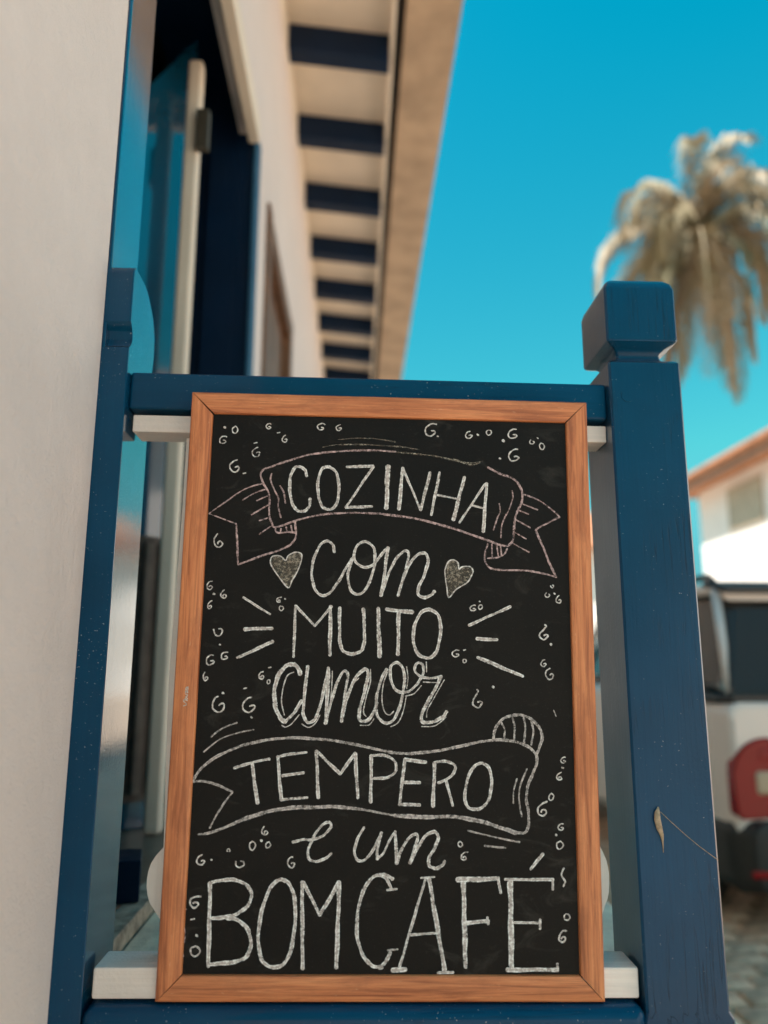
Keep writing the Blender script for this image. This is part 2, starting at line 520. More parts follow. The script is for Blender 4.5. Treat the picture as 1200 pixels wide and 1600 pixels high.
st = MB().box(-0.53, -0.485, 2.055, 2.10, 0.730, 2.985, 0.012, 3).build('door_stop', M_CREAM, cafe, angle=40)
st.matrix_parent_inverse = Matrix.Translation((-FX, -1.0, 0))
hg = MB().box(-0.49, -0.452, 2.03, 2.06, 2.66, 2.79, 0.003).build('hinge', M_IRON, st)
# far leaf folded back against the reveal
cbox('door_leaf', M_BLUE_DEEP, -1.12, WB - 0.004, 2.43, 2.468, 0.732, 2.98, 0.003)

# eaves
SOF = 4.35
def slope(o):                        # the eave falls outwards with the roof
    for v in o.data.vertices: v.co.z -= 0.10 * (v.co.x + 0.09)
eave = cbox('soffit', M_CREAM, FX + 0.002, 0.170, YB, 14.0, SOF, SOF + 0.025, 0.0)
slope(eave)
cbox('wall_plate', M_CREAM, FX - 0.2, FX + 0.001, YB, 14.0, WALLTOP + 0.001, SOF + 0.05, 0.0)
yy = 3.36 - 0.655 * 15
k = 0
while yy < 13.8:
    if yy > YB:
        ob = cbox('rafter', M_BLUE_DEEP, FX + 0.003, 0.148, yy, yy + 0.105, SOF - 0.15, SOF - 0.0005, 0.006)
        slope(ob)
    yy += 0.655
slope(cbox('eave_batten', M_CREAM, 0.149, 0.170, YB, 14.0, SOF - 0.10, SOF - 0.0005, 0.003))
cbox('fascia_board', M_DARK, 0.171, 0.216, YB, 14.0, SOF - 0.06, SOF + 0.15, 0.0)  # near-black filler in the open gap; its shade is painted in the colour
cbox('fascia_board', M_TAUPE, 0.2165, 0.486, YB, 14.0, SOF - 0.10, SOF - 0.06, 0.006)
cbox('fascia_board', M_TAUPE, 0.440, 0.486, YB, 14.0, SOF - 0.0595, SOF + 0.1215, 0.004)
rf = MB()
rf.extrude([(0.492, SOF + 0.122), (0.492, SOF + 0.17), (-3.0, SOF + 2.0), (-6.5, SOF + 0.19), (-6.5, SOF + 0.10), (-3.0, SOF + 1.88)], 1, YB - 0.4, 14.2)
o = rf.build('roof', M_TERRA, cafe); o.matrix_parent_inverse = Matrix.Translation((-FX, -1.0, 0))

# landing in front of the door
ld = MB().box(FX + 0.001, 0.50, 1.03, 4.4, -0.05, 0.700, 0.006)
landing = ld.build('landing', M_CONC)
tag(landing, 'raised speckled concrete landing behind the blue railing', kind='structure')

# ------------------------------------------------------------------ the railing
rail = empty('porch_railing', (0.02, 1.11, 0.70))
bpy.context.view_layer.update()
tag(rail, 'blue and white wooden porch railing with two capped posts carrying the chalkboard', 'railing')
RINV = Matrix.Translation((-0.02, -1.11, -0.70))
def rpart(o):
    o.matrix_parent_inverse = RINV
    return o
PY0, PY1 = 1.057, 1.178
PCX, PCY = 0.4265, (PY0 + PY1) / 2
def sq(hx, hy, z, b=0.003):
    r = [(-hx + b, -hy), (hx - b, -hy), (hx, -hy + b), (hx, hy - b), (hx - b, hy), (-hx + b, hy), (-hx, hy - b), (-hx, -hy + b)]
    return [(PCX + x, PCY + y, z) for x, y in r]
HX, HY = 0.054, (PY1 - PY0) / 2
zs = 1.597
rings = [sq(HX + 0.004, HY + 0.004, -0.02), sq(HX + 0.004, HY + 0.004, 0.712), sq(HX, HY, 0.720), sq(HX, HY, zs - 0.004), sq(HX - 0.004, HY - 0.004, zs)]
for k in range(7):                   # the cove under the cap
    a = k / 6
    d = 0.019 * math.sin(PI * min(1, a * 0.9 + 0.1)) ** 0.6
    rings.append(sq(HX - 0.004 - d * 0.9, HY - 0.004 - d * 0.9, zs + 0.001 + 0.028 * a))
zc = zs + 0.031
rings += [sq(HX - 0.001, HY - 0.001, zc), sq(HX, HY, zc + 0.003), sq(HX, HY, zc + 0.084), sq(HX - 0.003, HY - 0.003, zc + 0.094),
          sq(HX - 0.010, HY - 0.010, zc + 0.102), sq(HX - 0.020, HY - 0.020, zc + 0.107)]
post_r = rpart(MB().loft(rings).build('post', M_BLUE, rail, angle=32))
post_r['label'] = 'right blue post with a chamfered cap and cove'
# plugged screw hole on the right post
pl = MB()
pc = Vector((0.3985, PY0 - 0.0003, 1.541))
circ = [(pc.x + 0.0098 * math.cos(a), pc.z + 0.0098 * math.sin(a)) for a in [2 * PI * i / 28 for i in range(28)]]
pl.extrude(circ, 1, PY0 - 0.0007, PY0 + 0.003)
rpart(pl.build('screw_plug', M_BLUE, rail, angle=40))

# left post: the same timber, half let into the wall; profile cut front and back
prof = [(PY0, 0.0), (PY0, 1.603), (PY0 + 0.004, 1.606), (PY0 + 0.012, 1.611), (PY0 + 0.0165, 1.622), (PY0 + 0.013, 1.634), (PY0 + 0.003, 1.641), (PY0, 1.644),
        (PY0, 1.722), (PY0 + 0.003, 1.7305), (PY0 + 0.010, 1.735)]
top = 1.737
for k in range(1, 8):
    a = k / 8 * PI / 2
    prof.append((PY0 + 0.040 + 0.092 * math.sin(a), top - 0.004 - 0.075 * (1 - math.cos(a))))
prof += [(PY0 + 0.133, 1.645), (PY0 + 0.128, 1.608), (PY0 + 0.120, 1.604), (PY0 + 0.120, 0.0)]
lp = MB().extrude(prof, 0, -0.445, -0.333)
es = [e for e in lp.bm.edges if all(abs(v.co.x + 0.333) < 1e-4 for v in e.verts)]
bmesh.ops.bevel(lp.bm, geom=es, offset=0.0022, segments=2, profile=0.5, affect='EDGES')
post_l = rpart(lp.build('post', M_BLUE_CHIP, rail, angle=32))
post_l['label'] = 'left blue post half let into the white wall, speckled with chips'

# rails tilt a little to the right
RT = rad(0.63)
def railbar(name, mat, zc, h, y0, y1, bev, seg=3, x0=-0.3328, x1=0.3722):
    m = MB().box(x0 - 0.02, x1 - 0.02, y0 - 1.11, y1 - 1.11, -h / 2, h / 2, bev, seg)
    o = m.build(name, mat, rail, angle=40)
    o.location = (0.0, 0.0, zc - 0.70)
    o.rotation_euler = (0, RT, 0)
    return o
railbar('top_rail', M_BLUE_X, 1.5405, 0.056, 1.074, 1.150, 0.004)
railbar('white_rail', M_RWHITE, 1.493, 0.026, 1.083, 1.135, 0.002, 2, -0.328, 0.3722)
railbar('white_rail', M_RWHITE, 0.7545, 0.037, 1.068, 1.128, 0.0035, 2, -0.3255, 0.3690)
railbar('bottom_rail', M_BLUE_X, 0.7005, 0.064, 1.050, 1.150, 0.016, 4)

def baluster(cx, hw=0.013, bulge=0.040):
    z0, z1 = 0.774, 1.479
    prof = []
    n = 72
    for i in range(n + 1):
        z = z0 + (z1 - z0) * i / n
        w = hw
        for zc_ in (z0 + 0.094,):
            d = (z - zc_) / 0.040
            if abs(d) < 1: w = max(w, hw + bulge * math.sqrt(1 - d * d) - 0.004)
        w += 0.006 * math.exp(-((z - (z0 + z1) / 2) / 0.16) ** 2)
        prof.append((w, z))
    out = [(cx + w, z) for w, z in prof] + [(cx - w, z) for w, z in reversed(prof)]
    m = MB().extrude(out, 1, 1.098, 1.120)
    return rpart(m.build('baluster', M_BWHITE, rail, angle=50))
for cx in (-0.239, -0.095, 0.050, 0.195, 0.314):
    baluster(cx, 0.013 if cx < 0.3 else 0.020, 0.024 if cx < 0.3 else 0.016)

# ------------------------------------------------------------------ the chalkboard
W, H, FW, FD = 0.567, 0.7935, 0.0315, 0.019
B0 = Vector((0.0385, 1.0605, 0.7345))            # middle of the lower edge, front face
up_b = Vector((0.0099, -0.0205, 0.7925)).normalized()
right_b = Vector((1, 0, -0.0080))
right_b = (right_b - up_b * right_b.dot(up_b)).normalized()
back_b = up_b.cross(right_b).normalized()          # pointing away from the camera
if back_b.y < 0: back_b = -back_b
BM = Matrix(((right_b.x, back_b.x, up_b.x, B0.x), (right_b.y, back_b.y, up_b.y, B0.y), (right_b.z, back_b.z, up_b.z, B0.z), (0, 0, 0, 1)))
board = empty('chalkboard')
board.matrix_world = BM
tag(board, 'black chalkboard menu sign in orange wooden frame hung on blue railing', 'chalkboard')

def frame_member(L, gaps, mat4):
    """mitred moulding along local x; y is depth, z goes from the outer edge (0) to the inner edge"""
    m = MB()
    # cross-section (offset from outer edge, depth): chamfered outer edge, flat, rounded inner lip
    cs = [(0.0, FD), (0.0, 0.0035), (0.0012, 0.0012), (0.0035, 0.0), (0.012, -0.0006), (0.022, -0.0004), (FW - 0.0035, 0.0), (FW - 0.0012, 0.0012), (FW, 0.0040), (FW, FD)]
    ga, gb = gaps
    a = [(-L / 2 + o + 0.0002 + ga * o / FW, d, o) for o, d in cs]
    b = [(L / 2 - o - 0.0002 - gb * o / FW, d, o) for o, d in cs]
    m.loft([a, b])
    o = m.build('frame_member', M_WOOD, board, angle=30)
    o.matrix_local = mat4
    return o
Ry = lambda a: Matrix.Rotation(a, 4, 'Y')
frame_member(W, (0.0008, 0.0010), Matrix.Identity(4))
frame_member(W, (0.0009, 0.0016), Matrix.Translation((0, 0, H)) @ Ry(PI))
fl = frame_member(H, (0.0016, 0.0006), Matrix.Translation((-W / 2, 0, H / 2)) @ Ry(PI / 2))
fr = frame_member(H, (0.0010, 0.0008), Matrix.Translation((W / 2, 0, H / 2)) @ Ry(-PI / 2))

def m_slate():
    t = NT('black chalk paint')
    co = t.coord()
    n = t.noise(co, 7, 6, 0.6, 0.5)
    sm = t.noise(t.coord('Object', (10, 10, 22), (0, 0.6, 0)), 1.2, 6, 0.65, 1.2)
    fine = t.noise(co, 420, 3)
    c = t.mix(t.grey(n, 0.3, 0.75, 0, 1), (0.0055, 0.0046, 0.0038), (0.009, 0.0077, 0.0064))
    c = t.mix(t.grey(sm, 0.58, 0.86, 0, 0.13), c, (0.32, 0.30, 0.26))
    c = t.mix(t.grey(fine, 0.62, 0.85, 0, 0.10), c, (0.35, 0.33, 0.30))
    return t.done(t.bsdf(c, 0.62, fine, 0.0003, 0.6, Specular_IOR_Level=0.2))
M_SLATE = m_slate()
SD = 0.0045                                         # the slate lies this far behind the frame front
sl = MB().box(-W / 2 + FW - 0.004, W / 2 - FW + 0.004, SD, SD + 0.006, FW - 0.004, H - FW + 0.004)
slate = sl.build('slate', M_SLATE, board)
bk = MB().box(-W / 2 + 0.004, W / 2 - 0.004, SD + 0.0065, FD - 0.001, 0.004, H - 0.004)
bk.build('backing', M_DARK, board)

# ---- chalk
def m_chalk(name, color, cover=0.62):
    t = NT(name)
    uv = t.n('ShaderNodeUVMap')
    sp = t.n('ShaderNodeSeparateXYZ'); t.l(uv.outputs[0], sp.inputs[0])
    v = t.math('ABSOLUTE', t.math('SUBTRACT', t.math('MULTIPLY', sp.outputs[1], 2.0), 1.0))
    edge = t.math('POWER', v, 3.0)
    co = t.coord()
    grain = t.noise(co, 700, 3, 0.6)
    grain2 = t.noise(co, 210, 5, 0.65)
    along = t.noise(t.coord('UV', (1.0, 9.0, 1)), 6.0, 4, 0.6)
    s = t.math('ADD', t.math('ADD', t.math('MULTIPLY', grain, 0.45), t.math('MULTIPLY', grain2, 0.6)), t.math('MULTIPLY', along, 0.05))
    press = t.noise(co, 26, 3, 0.5)
    s = t.math('ADD', s, t.grey(press, 0.3, 0.7, -0.07, 0.09))
    s = t.math('SUBTRACT', s, t.math('MULTIPLY', edge, 0.20))
    a = t.grey(s, 0.44 - (cover - 0.62) * 0.6, 0.62 - (cover - 0.62) * 0.6, 0.24, 1.0)
    a = t.math('MULTIPLY', a, t.grey(v, 0.86, 1.0, 1.0, 0.25), True)
    mott = t.math('ADD', t.math('MULTIPLY', grain2, 0.75), t.math('MULTIPLY', t.grey(v, 0.35, 0.85), 0.16))
    bright = t.mix(t.grey(mott, 0.36, 0.54, 0, 1), tuple(x * 0.52 for x in color), tuple(min(0.95, x * 1.15) for x in color))
    d = t.bsdf(bright, 0.95, Specular_IOR_Level=0.1)
    tr = t.n('ShaderNodeBsdfTransparent')
    mx = t.n('ShaderNodeMixShader')
    t.l(a, mx.inputs[0]); t.l(tr.outputs[0], mx.inputs[1]); t.l(d.outputs[0], mx.inputs[2])
    t.m.surface_render_method = 'BLENDED' if hasattr(t.m, 'surface_render_method') else None
    return t.done(mx)
M_CHALK = m_chalk('white chalk', (0.97, 0.86, 0.80), 0.79)
M_PINK = m_chalk('pink chalk', (0.66, 0.48, 0.47), 0.70)
M_GREY = m_chalk('grey blue chalk', (0.66, 0.60, 0.57), 0.72)
M_HEART = m_chalk('smudged chalk fill', (0.42, 0.37, 0.30), 0.52)
M_PEN = m_chalk('white pen', (0.75, 0.70, 0.62), 0.9)

CROPS = {'A': (290, 600, 3.75), 'B': (600, 600, 3.6364), 'C': (280, 900, 3.6364), 'D': (600, 900, 3.6364),
         'E': (280, 1100, 3.6364), 'F': (600, 1090, 3.6364), 'G': (240, 1340, 3.3333), 'H': (580, 1340, 3.1579)}
BINV = BM.inverted()
def to_board(px, py, depth):
    """measured drawing -> the board's own x,z (metres)"""
    p0 = B0 + back_b * depth
    d = rayd(px, py)
    q = EYE + d * ((p0 - EYE).dot(back_b) / d.dot(back_b))
    q = BINV @ q
    return Vector((q.x, q.z))
PXM = 1.0 / 1165.0                                   # one photograph pixel on the board, in metres
def catmull(pts, closed=False, k=6):
    n = len(pts)
    if n < 3: return pts
    out = []
    rng = range(n) if closed else range(n - 1)
    for i in rng:
        g = lambda j: pts[j % n] if closed else pts[max(0, min(n - 1, j))]
        p0, p1, p2, p3 = g(i - 1), g(i), g(i + 1), g(i + 2)
        for s in range(k):
            t = s / k
            out.append(0.5 * ((2 * p1) + (p2 - p0) * t + (2 * p0 - 5 * p1 + 4 * p2 - p3) * t * t + (3 * p1 - p0 - 3 * p2 + p3) * t ** 3))
    if not closed: out.append(pts[-1])
    return out
LIFT = [0]
class Chalk:
    def __init__(s, depth=SD):
        s.v, s.f, s.uv, s.depth = [], [], [], depth
    def conv(s, crop, pts):
        cx, cy, k = CROPS[crop]
        return [to_board(cx + x / k, cy + y / k, s.depth) for x, y in pts]
    def stroke(s, crop, w, pts, closed=False, curve=True, taper=False):
        if isinstance(crop, str): p2 = s.conv(crop, pts); k = CROPS[crop][2]
        else:
            p2 = []; k = 3.5
            for c, q in pts: p2 += s.conv(c, q)
        wd = w / k * PXM * 0.94
        if curve and len(p2) > 2: p2 = catmull(p2, closed)
        else:
            q = []                                        # subdivide straight runs so the hand can wobble
            for a, b in zip(p2[:-1], p2[1:]):
                m = max(2, int((b - a).length / 0.006))
                q += [a + (b - a) * (i / m) for i in range(m)]
            p2 = q + [p2[-1]]
        if closed: p2 = p2 + [p2[0]]
        LIFT[0] += 1
        y = s.depth - 0.00012 - 0.000012 * (LIFT[0] % 60)
        ph = random.uniform(0, 10); L = random.uniform(0, 5)
        base = len(s.v)
        n = len(p2)
        for i, p in enumerate(p2):
            a, b = p2[max(0, i - 1)], p2[min(n - 1, i + 1)]
            if closed:
                if i == 0: a = p2[-2]
                if i == n - 1: b = p2[1]
            t = b - a
            t = t / t.length if t.length > 1e-9 else Vector((1, 0))
            nn = Vector((-t.y, t.x))
            ww = wd * (1 + 0.13 * math.sin(ph + i * 0.55) + 0.08 * math.sin(ph * 3 + i * 1.7))
            if taper and n > 3:
                e = min(i, n - 1 - i) / (n * 0.3)
                ww *= 0.45 + 0.55 * min(1, e)
            off = nn * wd * 0.05 * math.sin(ph * 2 + i * 0.9)
            if i: L += (p - p2[i - 1]).length * 100
            for sgn, vv in ((-1, 0.0), (1, 1.0)):
                q = p + off + nn * (sgn * ww / 2)
                s.v.append((q.x, y, q.y)); s.uv.append((L, vv))
        for i in range(n - 1):
            j = base + 2 * i
            s.f.append((j, j + 1, j + 3, j + 2))
        if not closed:                                  # blunt rounded ends
            for i, sg in ((0, -1), (n - 1, 1)):
                a, b = Vector(s.v[base + 2 * i]), Vector(s.v[base + 2 * i + 1])
                t = p2[min(i + 1, n - 1)] - p2[max(i - 1, 0)]
                t = t / t.length if t.length > 1e-9 else Vector((1, 0))
                e = (a + b) / 2 + Vector((t.x, 0, t.y)) * (sg * wd * 0.38)
                a2 = a * 0.68 + b * 0.32 + Vector((t.x, 0, t.y)) * (sg * wd * 0.34)
                b2 = b * 0.68 + a * 0.32 + Vector((t.x, 0, t.y)) * (sg * wd * 0.34)
                k0 = len(s.v)
                u = s.uv[base + 2 * i][0]
                s.v += [tuple(a2), tuple(b2)]; s.uv += [(u + 0.1, 0.3), (u + 0.1, 0.7)]
                s.f.append((base + 2 * i, base + 2 * i + 1, k0 + 1, k0))
    def fill(s, crop, pts):
        p2 = catmull(s.conv(crop, pts), True)
        LIFT[0] += 1
        y = s.depth - 0.00008
        c = sum(p2, Vector((0, 0))) / len(p2)
        b = len(s.v)
        s.v.append((c.x, y, c.y)); s.uv.append((0, 0.5))
        for p in p2: s.v.append((p.x, y, p.y)); s.uv.append((p.x * 80, 0.62))
        n = len(p2)
        for i in range(n): s.f.append((b, b + 1 + i, b + 1 + (i + 1) % n))
    def build(s, name, mat, parent=None):
        me = bpy.data.meshes.new(name)
        me.from_pydata(s.v, [], s.f)
        uvl = me.uv_layers.new(name='UVMap')
        for lp_ in me.loops: uvl.data[lp_.index].uv = s.uv[lp_.vertex_index]
        me.materials.append(mat)
        return link(bpy.data.objects.new(name, me), parent or slate)

def word(strokes, mat=M_CHALK, name='chalk_word', label=None):
    c = Chalk()
    for st_ in strokes:
        c.stroke(*st_[:3], **(st_[3] if len(st_) > 3 else {}))
    o = c.build(name, mat)
    if label: o['label'] = label
    return o
S_ = dict(curve=False); CL = dict(closed=True)
word([
    ('A', 20, [(710, 540), (700, 505), (675, 487), (645, 487), (618, 530), (610, 590), (615, 660), (635, 720), (665, 745), (700, 742), (725, 715), (730, 672)]),
    ('A', 20, [(835, 485), (795, 505), (775, 580), (780, 660), (800, 715), (835, 735), (875, 718), (895, 660), (897, 580), (880, 515)], CL),
    ('A', 19, [(945, 485), (1100, 482)], S_), ('A', 17, [(1100, 484), (940, 722)], S_), ('A', 19, [(938, 724), (1092, 717)], S_),
    ('B', 31, [(22, 467), (14, 706)], S_),
    ('B', 23, [(106, 477), (85, 712)], S_), ('B', 15, [(108, 480), (208, 716)], S_), ('B', 20, [(262, 503), (208, 716)], S_),
    ('B', 18, [(316, 503), (268, 744)], S_), ('B', 24, [(456, 530), (394, 772)], S_), ('B', 13, [(303, 630), (410, 652)], S_),
    ('B', 15, [(575, 568), (428, 788)], S_), ('B', 21, [(583, 565), (564, 840)], S_), ('B', 12, [(500, 690), (570, 706)], S_),
], label='hand-chalked word COZINHA inside the upper ribbon')
word([
    ('A', 18, [(872, 985), (862, 942), (832, 920), (795, 937), (760, 1000), (740, 1080), (745, 1160), (770, 1220), (810, 1240), (850, 1218), (900, 1150), (945, 1070), (978, 1022)]),
    ('A', 18, [(978, 1022), (952, 1110), (962, 1195), (1000, 1232), (1050, 1210), (1088, 1130), (1108, 1050), (1104, 965), (1060, 925), (1012, 940), (986, 1000), (1002, 1050), (1058, 1075), (1108, 1050), (1150, 995), (1185, 958)]),
    ('A', 22, [(1185, 958), (1168, 1090), (1146, 1240)]),
    ('B', 18, [(-18, 1204), (18, 1100), (58, 1010), (98, 962), (128, 948), (140, 975), (122, 1060), (80, 1203)]),
    ('B', 20, [(80, 1203), (118, 1080), (160, 1000), (208, 962), (240, 968), (250, 1010), (227, 1090), (197, 1155), (196, 1198), (230, 1213), (265, 1200), (288, 1178)]),
], label='hand-chalked cursive word com between two hearts')
word([
    ('C', 17, [(661, 168), (650, 460)], S_), ('C', 16, [(664, 170), (770, 284)], S_), ('C', 17, [(866, 172), (770, 284)], S_), ('C', 23, [(860, 172), (856, 450)], S_),
    ('C', 21, [(912, 180), (911, 300), (915, 385), (935, 428), (982, 443), (1030, 428), (1050, 385), (1052, 300), (1047, 186)]),
    ('C', 27, [(1130, 184), (1139, 458)], S_),
    ('D', 26, [(14, 190), (163, 206)], S_), ('D', 25, [(83, 212), (80, 446)], S_),
    ('D', 21, [(250, 190), (203, 218), (172, 290), (167, 370), (190, 438), (240, 466), (285, 448), (310, 390), (322, 290), (304, 218)], CL),
], label='hand-chalked word MUITO between short rays')
word([
    ('C', 27, [(688, 558), (672, 517), (640, 502), (600, 517), (562, 570), (541, 650), (547, 740), (570, 798), (600, 830)]),
    ('C', 20, [(600, 830), (650, 780), (697, 708)]),
    ('C', 19, [(730, 512), (708, 720), (706, 790), (732, 832), (770, 815), (800, 740), (828, 620), (848, 522)]),
    ('C', 22, [(848, 522), (842, 680), (830, 838)]),
    ('C', 18, [(832, 838), (862, 720), (900, 600), (935, 542), (958, 562), (944, 660), (922, 826)]),
    ('C', 21, [(922, 826), (950, 700), (1000, 582), (1050, 532), (1073, 548), (1058, 640), (1030, 740), (1022, 808), (1050, 826), (1090, 800), (1125, 720)]),
    ('D', 18, [(15, 528), (-20, 600), (-43, 700), (-38, 790), (0, 832), (45, 826), (83, 760), (108, 660), (117, 570), (100, 512), (70, 492), (40, 512), (36, 570), (60, 640), (105, 664)]),
    ('D', 16, [(105, 664), (150, 650), (190, 610), (220, 560), (222, 512), (200, 492), (176, 512), (182, 550), (220, 575), (270, 580), (322, 572)]),
    ('D', 22, [(325, 570), (280, 660), (230, 750), (211, 808), (230, 833), (290, 824), (338, 796), (355, 770)]),
    ('C', 7, [(652, 545), (612, 570), (588, 650), (582, 720), (598, 790)]), ('C', 6, [(583, 848), (606, 858), (640, 838), (682, 788)]),
    ('C', 6, [(697, 840), (735, 860), (775, 835), (800, 790)]), ('C', 6, [(870, 540), (866, 640), (850, 780)]),
    ('C', 6, [(962, 690), (985, 620), (1020, 580)]), ('C', 7, [(1086, 530), (1086, 600), (1062, 690), (1047, 770), (1062, 798)]),
    ('C', 6, [(1028, 848), (1080, 845), (1106, 810)]),
    ('D', 7, [(20, 545), (0, 600), (-12, 680), (-2, 760), (28, 790), (55, 768)]), ('D', 6, [(128, 515), (136, 580), (128, 640)]),
    ('D', 6, [(126, 682), (110, 765), (80, 832), (38, 856)]), ('D', 6, [(342, 590), (290, 682), (247, 760), (242, 802)]),
    ('D', 6, [(213, 855), (290, 850), (352, 802)]), ('D', 6, [(240, 488), (242, 545)], S_), ('D', 6, [(222, 602), (310, 606)], S_),
    ('D', 6, [(120, 682), (170, 668), (212, 622)]),
], label='hand-chalked cursive word amor with doubled outlines')
word([
    ('E', 16, [(312, 364), (400, 336), (514, 311)]), ('E', 23, [(414, 336), (445, 563)], S_),
    ('E', 21, [(560, 298), (580, 545)], S_), ('E', 16, [(560, 299), (640, 283), (724, 275)]), ('E', 16, [(585, 408), (708, 389)], S_), ('E', 17, [(580, 543), (728, 531)], S_),
    ('E', 21, [(780, 267), (790, 533)], S_), ('E', 20, [(782, 268), (915, 398)], S_), ('E', 19, [(1000, 278), (915, 398)], S_), ('E', 21, [(1000, 282), (1015, 533)], S_),
    ('E', 21, [(1092, 292), (1088, 558)], S_),
    ('F', 17, [(-70, 331), (-20, 326), (40, 342), (70, 385), (58, 430), (10, 456), (-58, 458)]),
    ('F', 19, [(118, 350), (88, 610)], S_), ('F', 21, [(118, 352), (238, 366)], S_), ('F', 19, [(110, 482), (204, 483)], S_), ('F', 19, [(86, 607), (204, 610)], S_),
    ('F', 23, [(288, 370), (278, 618)], S_), ('F', 17, [(288, 369), (340, 361), (394, 377), (404, 410), (370, 455), (308, 484)]), ('F', 17, [(352, 466), (390, 614)], S_),
    ('F', 19, [(540, 375), (497, 410), (466, 500), (461, 588), (490, 630), (545, 630), (590, 588), (611, 500), (604, 420), (577, 380)], CL),
], label='hand-chalked word TEMPERO inside the lower ribbon')
word([
    ('E', 16, [(645, 785), (700, 771), (760, 770), (820, 745), (860, 702), (860, 677), (836, 673), (792, 710), (752, 780), (731, 840), (741, 883), (780, 894), (830, 877), (865, 850)])], label='hand-chalked cursive letter e')
word([
    ('E', 16, [(1050, 700), (1012, 770), (996, 840), (1011, 883), (1045, 890), (1090, 848), (1130, 770), (1150, 730)]),
    ('E', 17, [(1150, 730), (1127, 820), (1125, 882)]),
    ('F', 13, [(-38, 916), (0, 878), (30, 812), (64, 760)]), ('F', 19, [(64, 760), (72, 943)], S_),
    ('F', 18, [(74, 943), (100, 860), (150, 790), (184, 777), (190, 802), (166, 880), (146, 940)]),
    ('F', 20, [(148, 940), (192, 850), (240, 782), (288, 763), (308, 792), (290, 850), (257, 908), (256, 952), (290, 970), (328, 955), (345, 930)]),
], label='hand-chalked cursive word um')
word([
    ('G', 22, [(295, 132), (285, 566)], S_), ('G', 19, [(295, 131), (360, 117), (430, 117), (488, 146), (510, 190), (494, 245), (440, 290), (380, 308), (305, 316)]),
    ('G', 21, [(380, 312), (440, 326), (488, 370), (507, 440), (489, 508), (440, 538), (360, 550), (285, 555)]),
    ('G', 20, [(655, 116), (616, 146), (577, 230), (550, 350), (547, 460), (571, 543), (620, 570), (670, 558), (709, 500), (733, 380), (738, 250), (720, 162), (690, 122)], CL),
    ('G', 21, [(773, 127), (776, 578)], S_), ('G', 19, [(780, 127), (865, 298)], S_), ('G', 24, [(968, 128), (865, 298)], S_), ('G', 23, [(967, 140), (952, 573)], S_),
], label='hand-chalked large word BOM along the foot')
word([
    (0, 20, [('G', [(1245, 112), (1215, 92), (1175, 90), (1130, 112), (1082, 200), (1060, 320), (1062, 420), (1092, 510), (1140, 563), (1190, 568)]), ('H', [(40, 542), (74, 510), (96, 460)])]),
    ('H', 17, [(45, 88), (70, 98), (90, 130), (98, 156)]), ('H', 10, [(78, 160), (127, 155)], S_), ('H', 10, [(82, 456), (130, 452)], S_),
    ('H', 14, [(268, 102), (140, 538)], S_), ('H', 23, [(285, 102), (362, 555)], S_), ('H', 10, [(245, 100), (312, 95)], S_), ('H', 13, [(190, 380), (325, 372)], S_),
    ('H', 22, [(104, 554), (170, 550)], S_), ('H', 13, [(328, 567), (405, 566)], S_),
    ('H', 25, [(455, 115), (465, 538)], S_), ('H', 25, [(424, 109), (626, 103)], S_), ('H', 14, [(625, 106), (639, 174)], S_), ('H', 21, [(470, 322), (578, 313)], S_), ('H', 12, [(572, 293), (578, 328)], S_),
    ('H', 29, [(686, 110), (692, 548)], S_), ('H', 15, [(660, 107), (898, 108)], S_), ('H', 14, [(895, 106), (895, 157)], S_), ('H', 14, [(705, 320), (833, 320)], S_), ('H', 12, [(833, 303), (833, 351)], S_),
    ('H', 21, [(670, 553), (918, 552)], S_), ('H', 14, [(918, 523), (920, 558)], S_), ('F', 19, [(903, 887), (833, 974)], S_),
], label='hand-chalked large word CAFÉ along the foot')
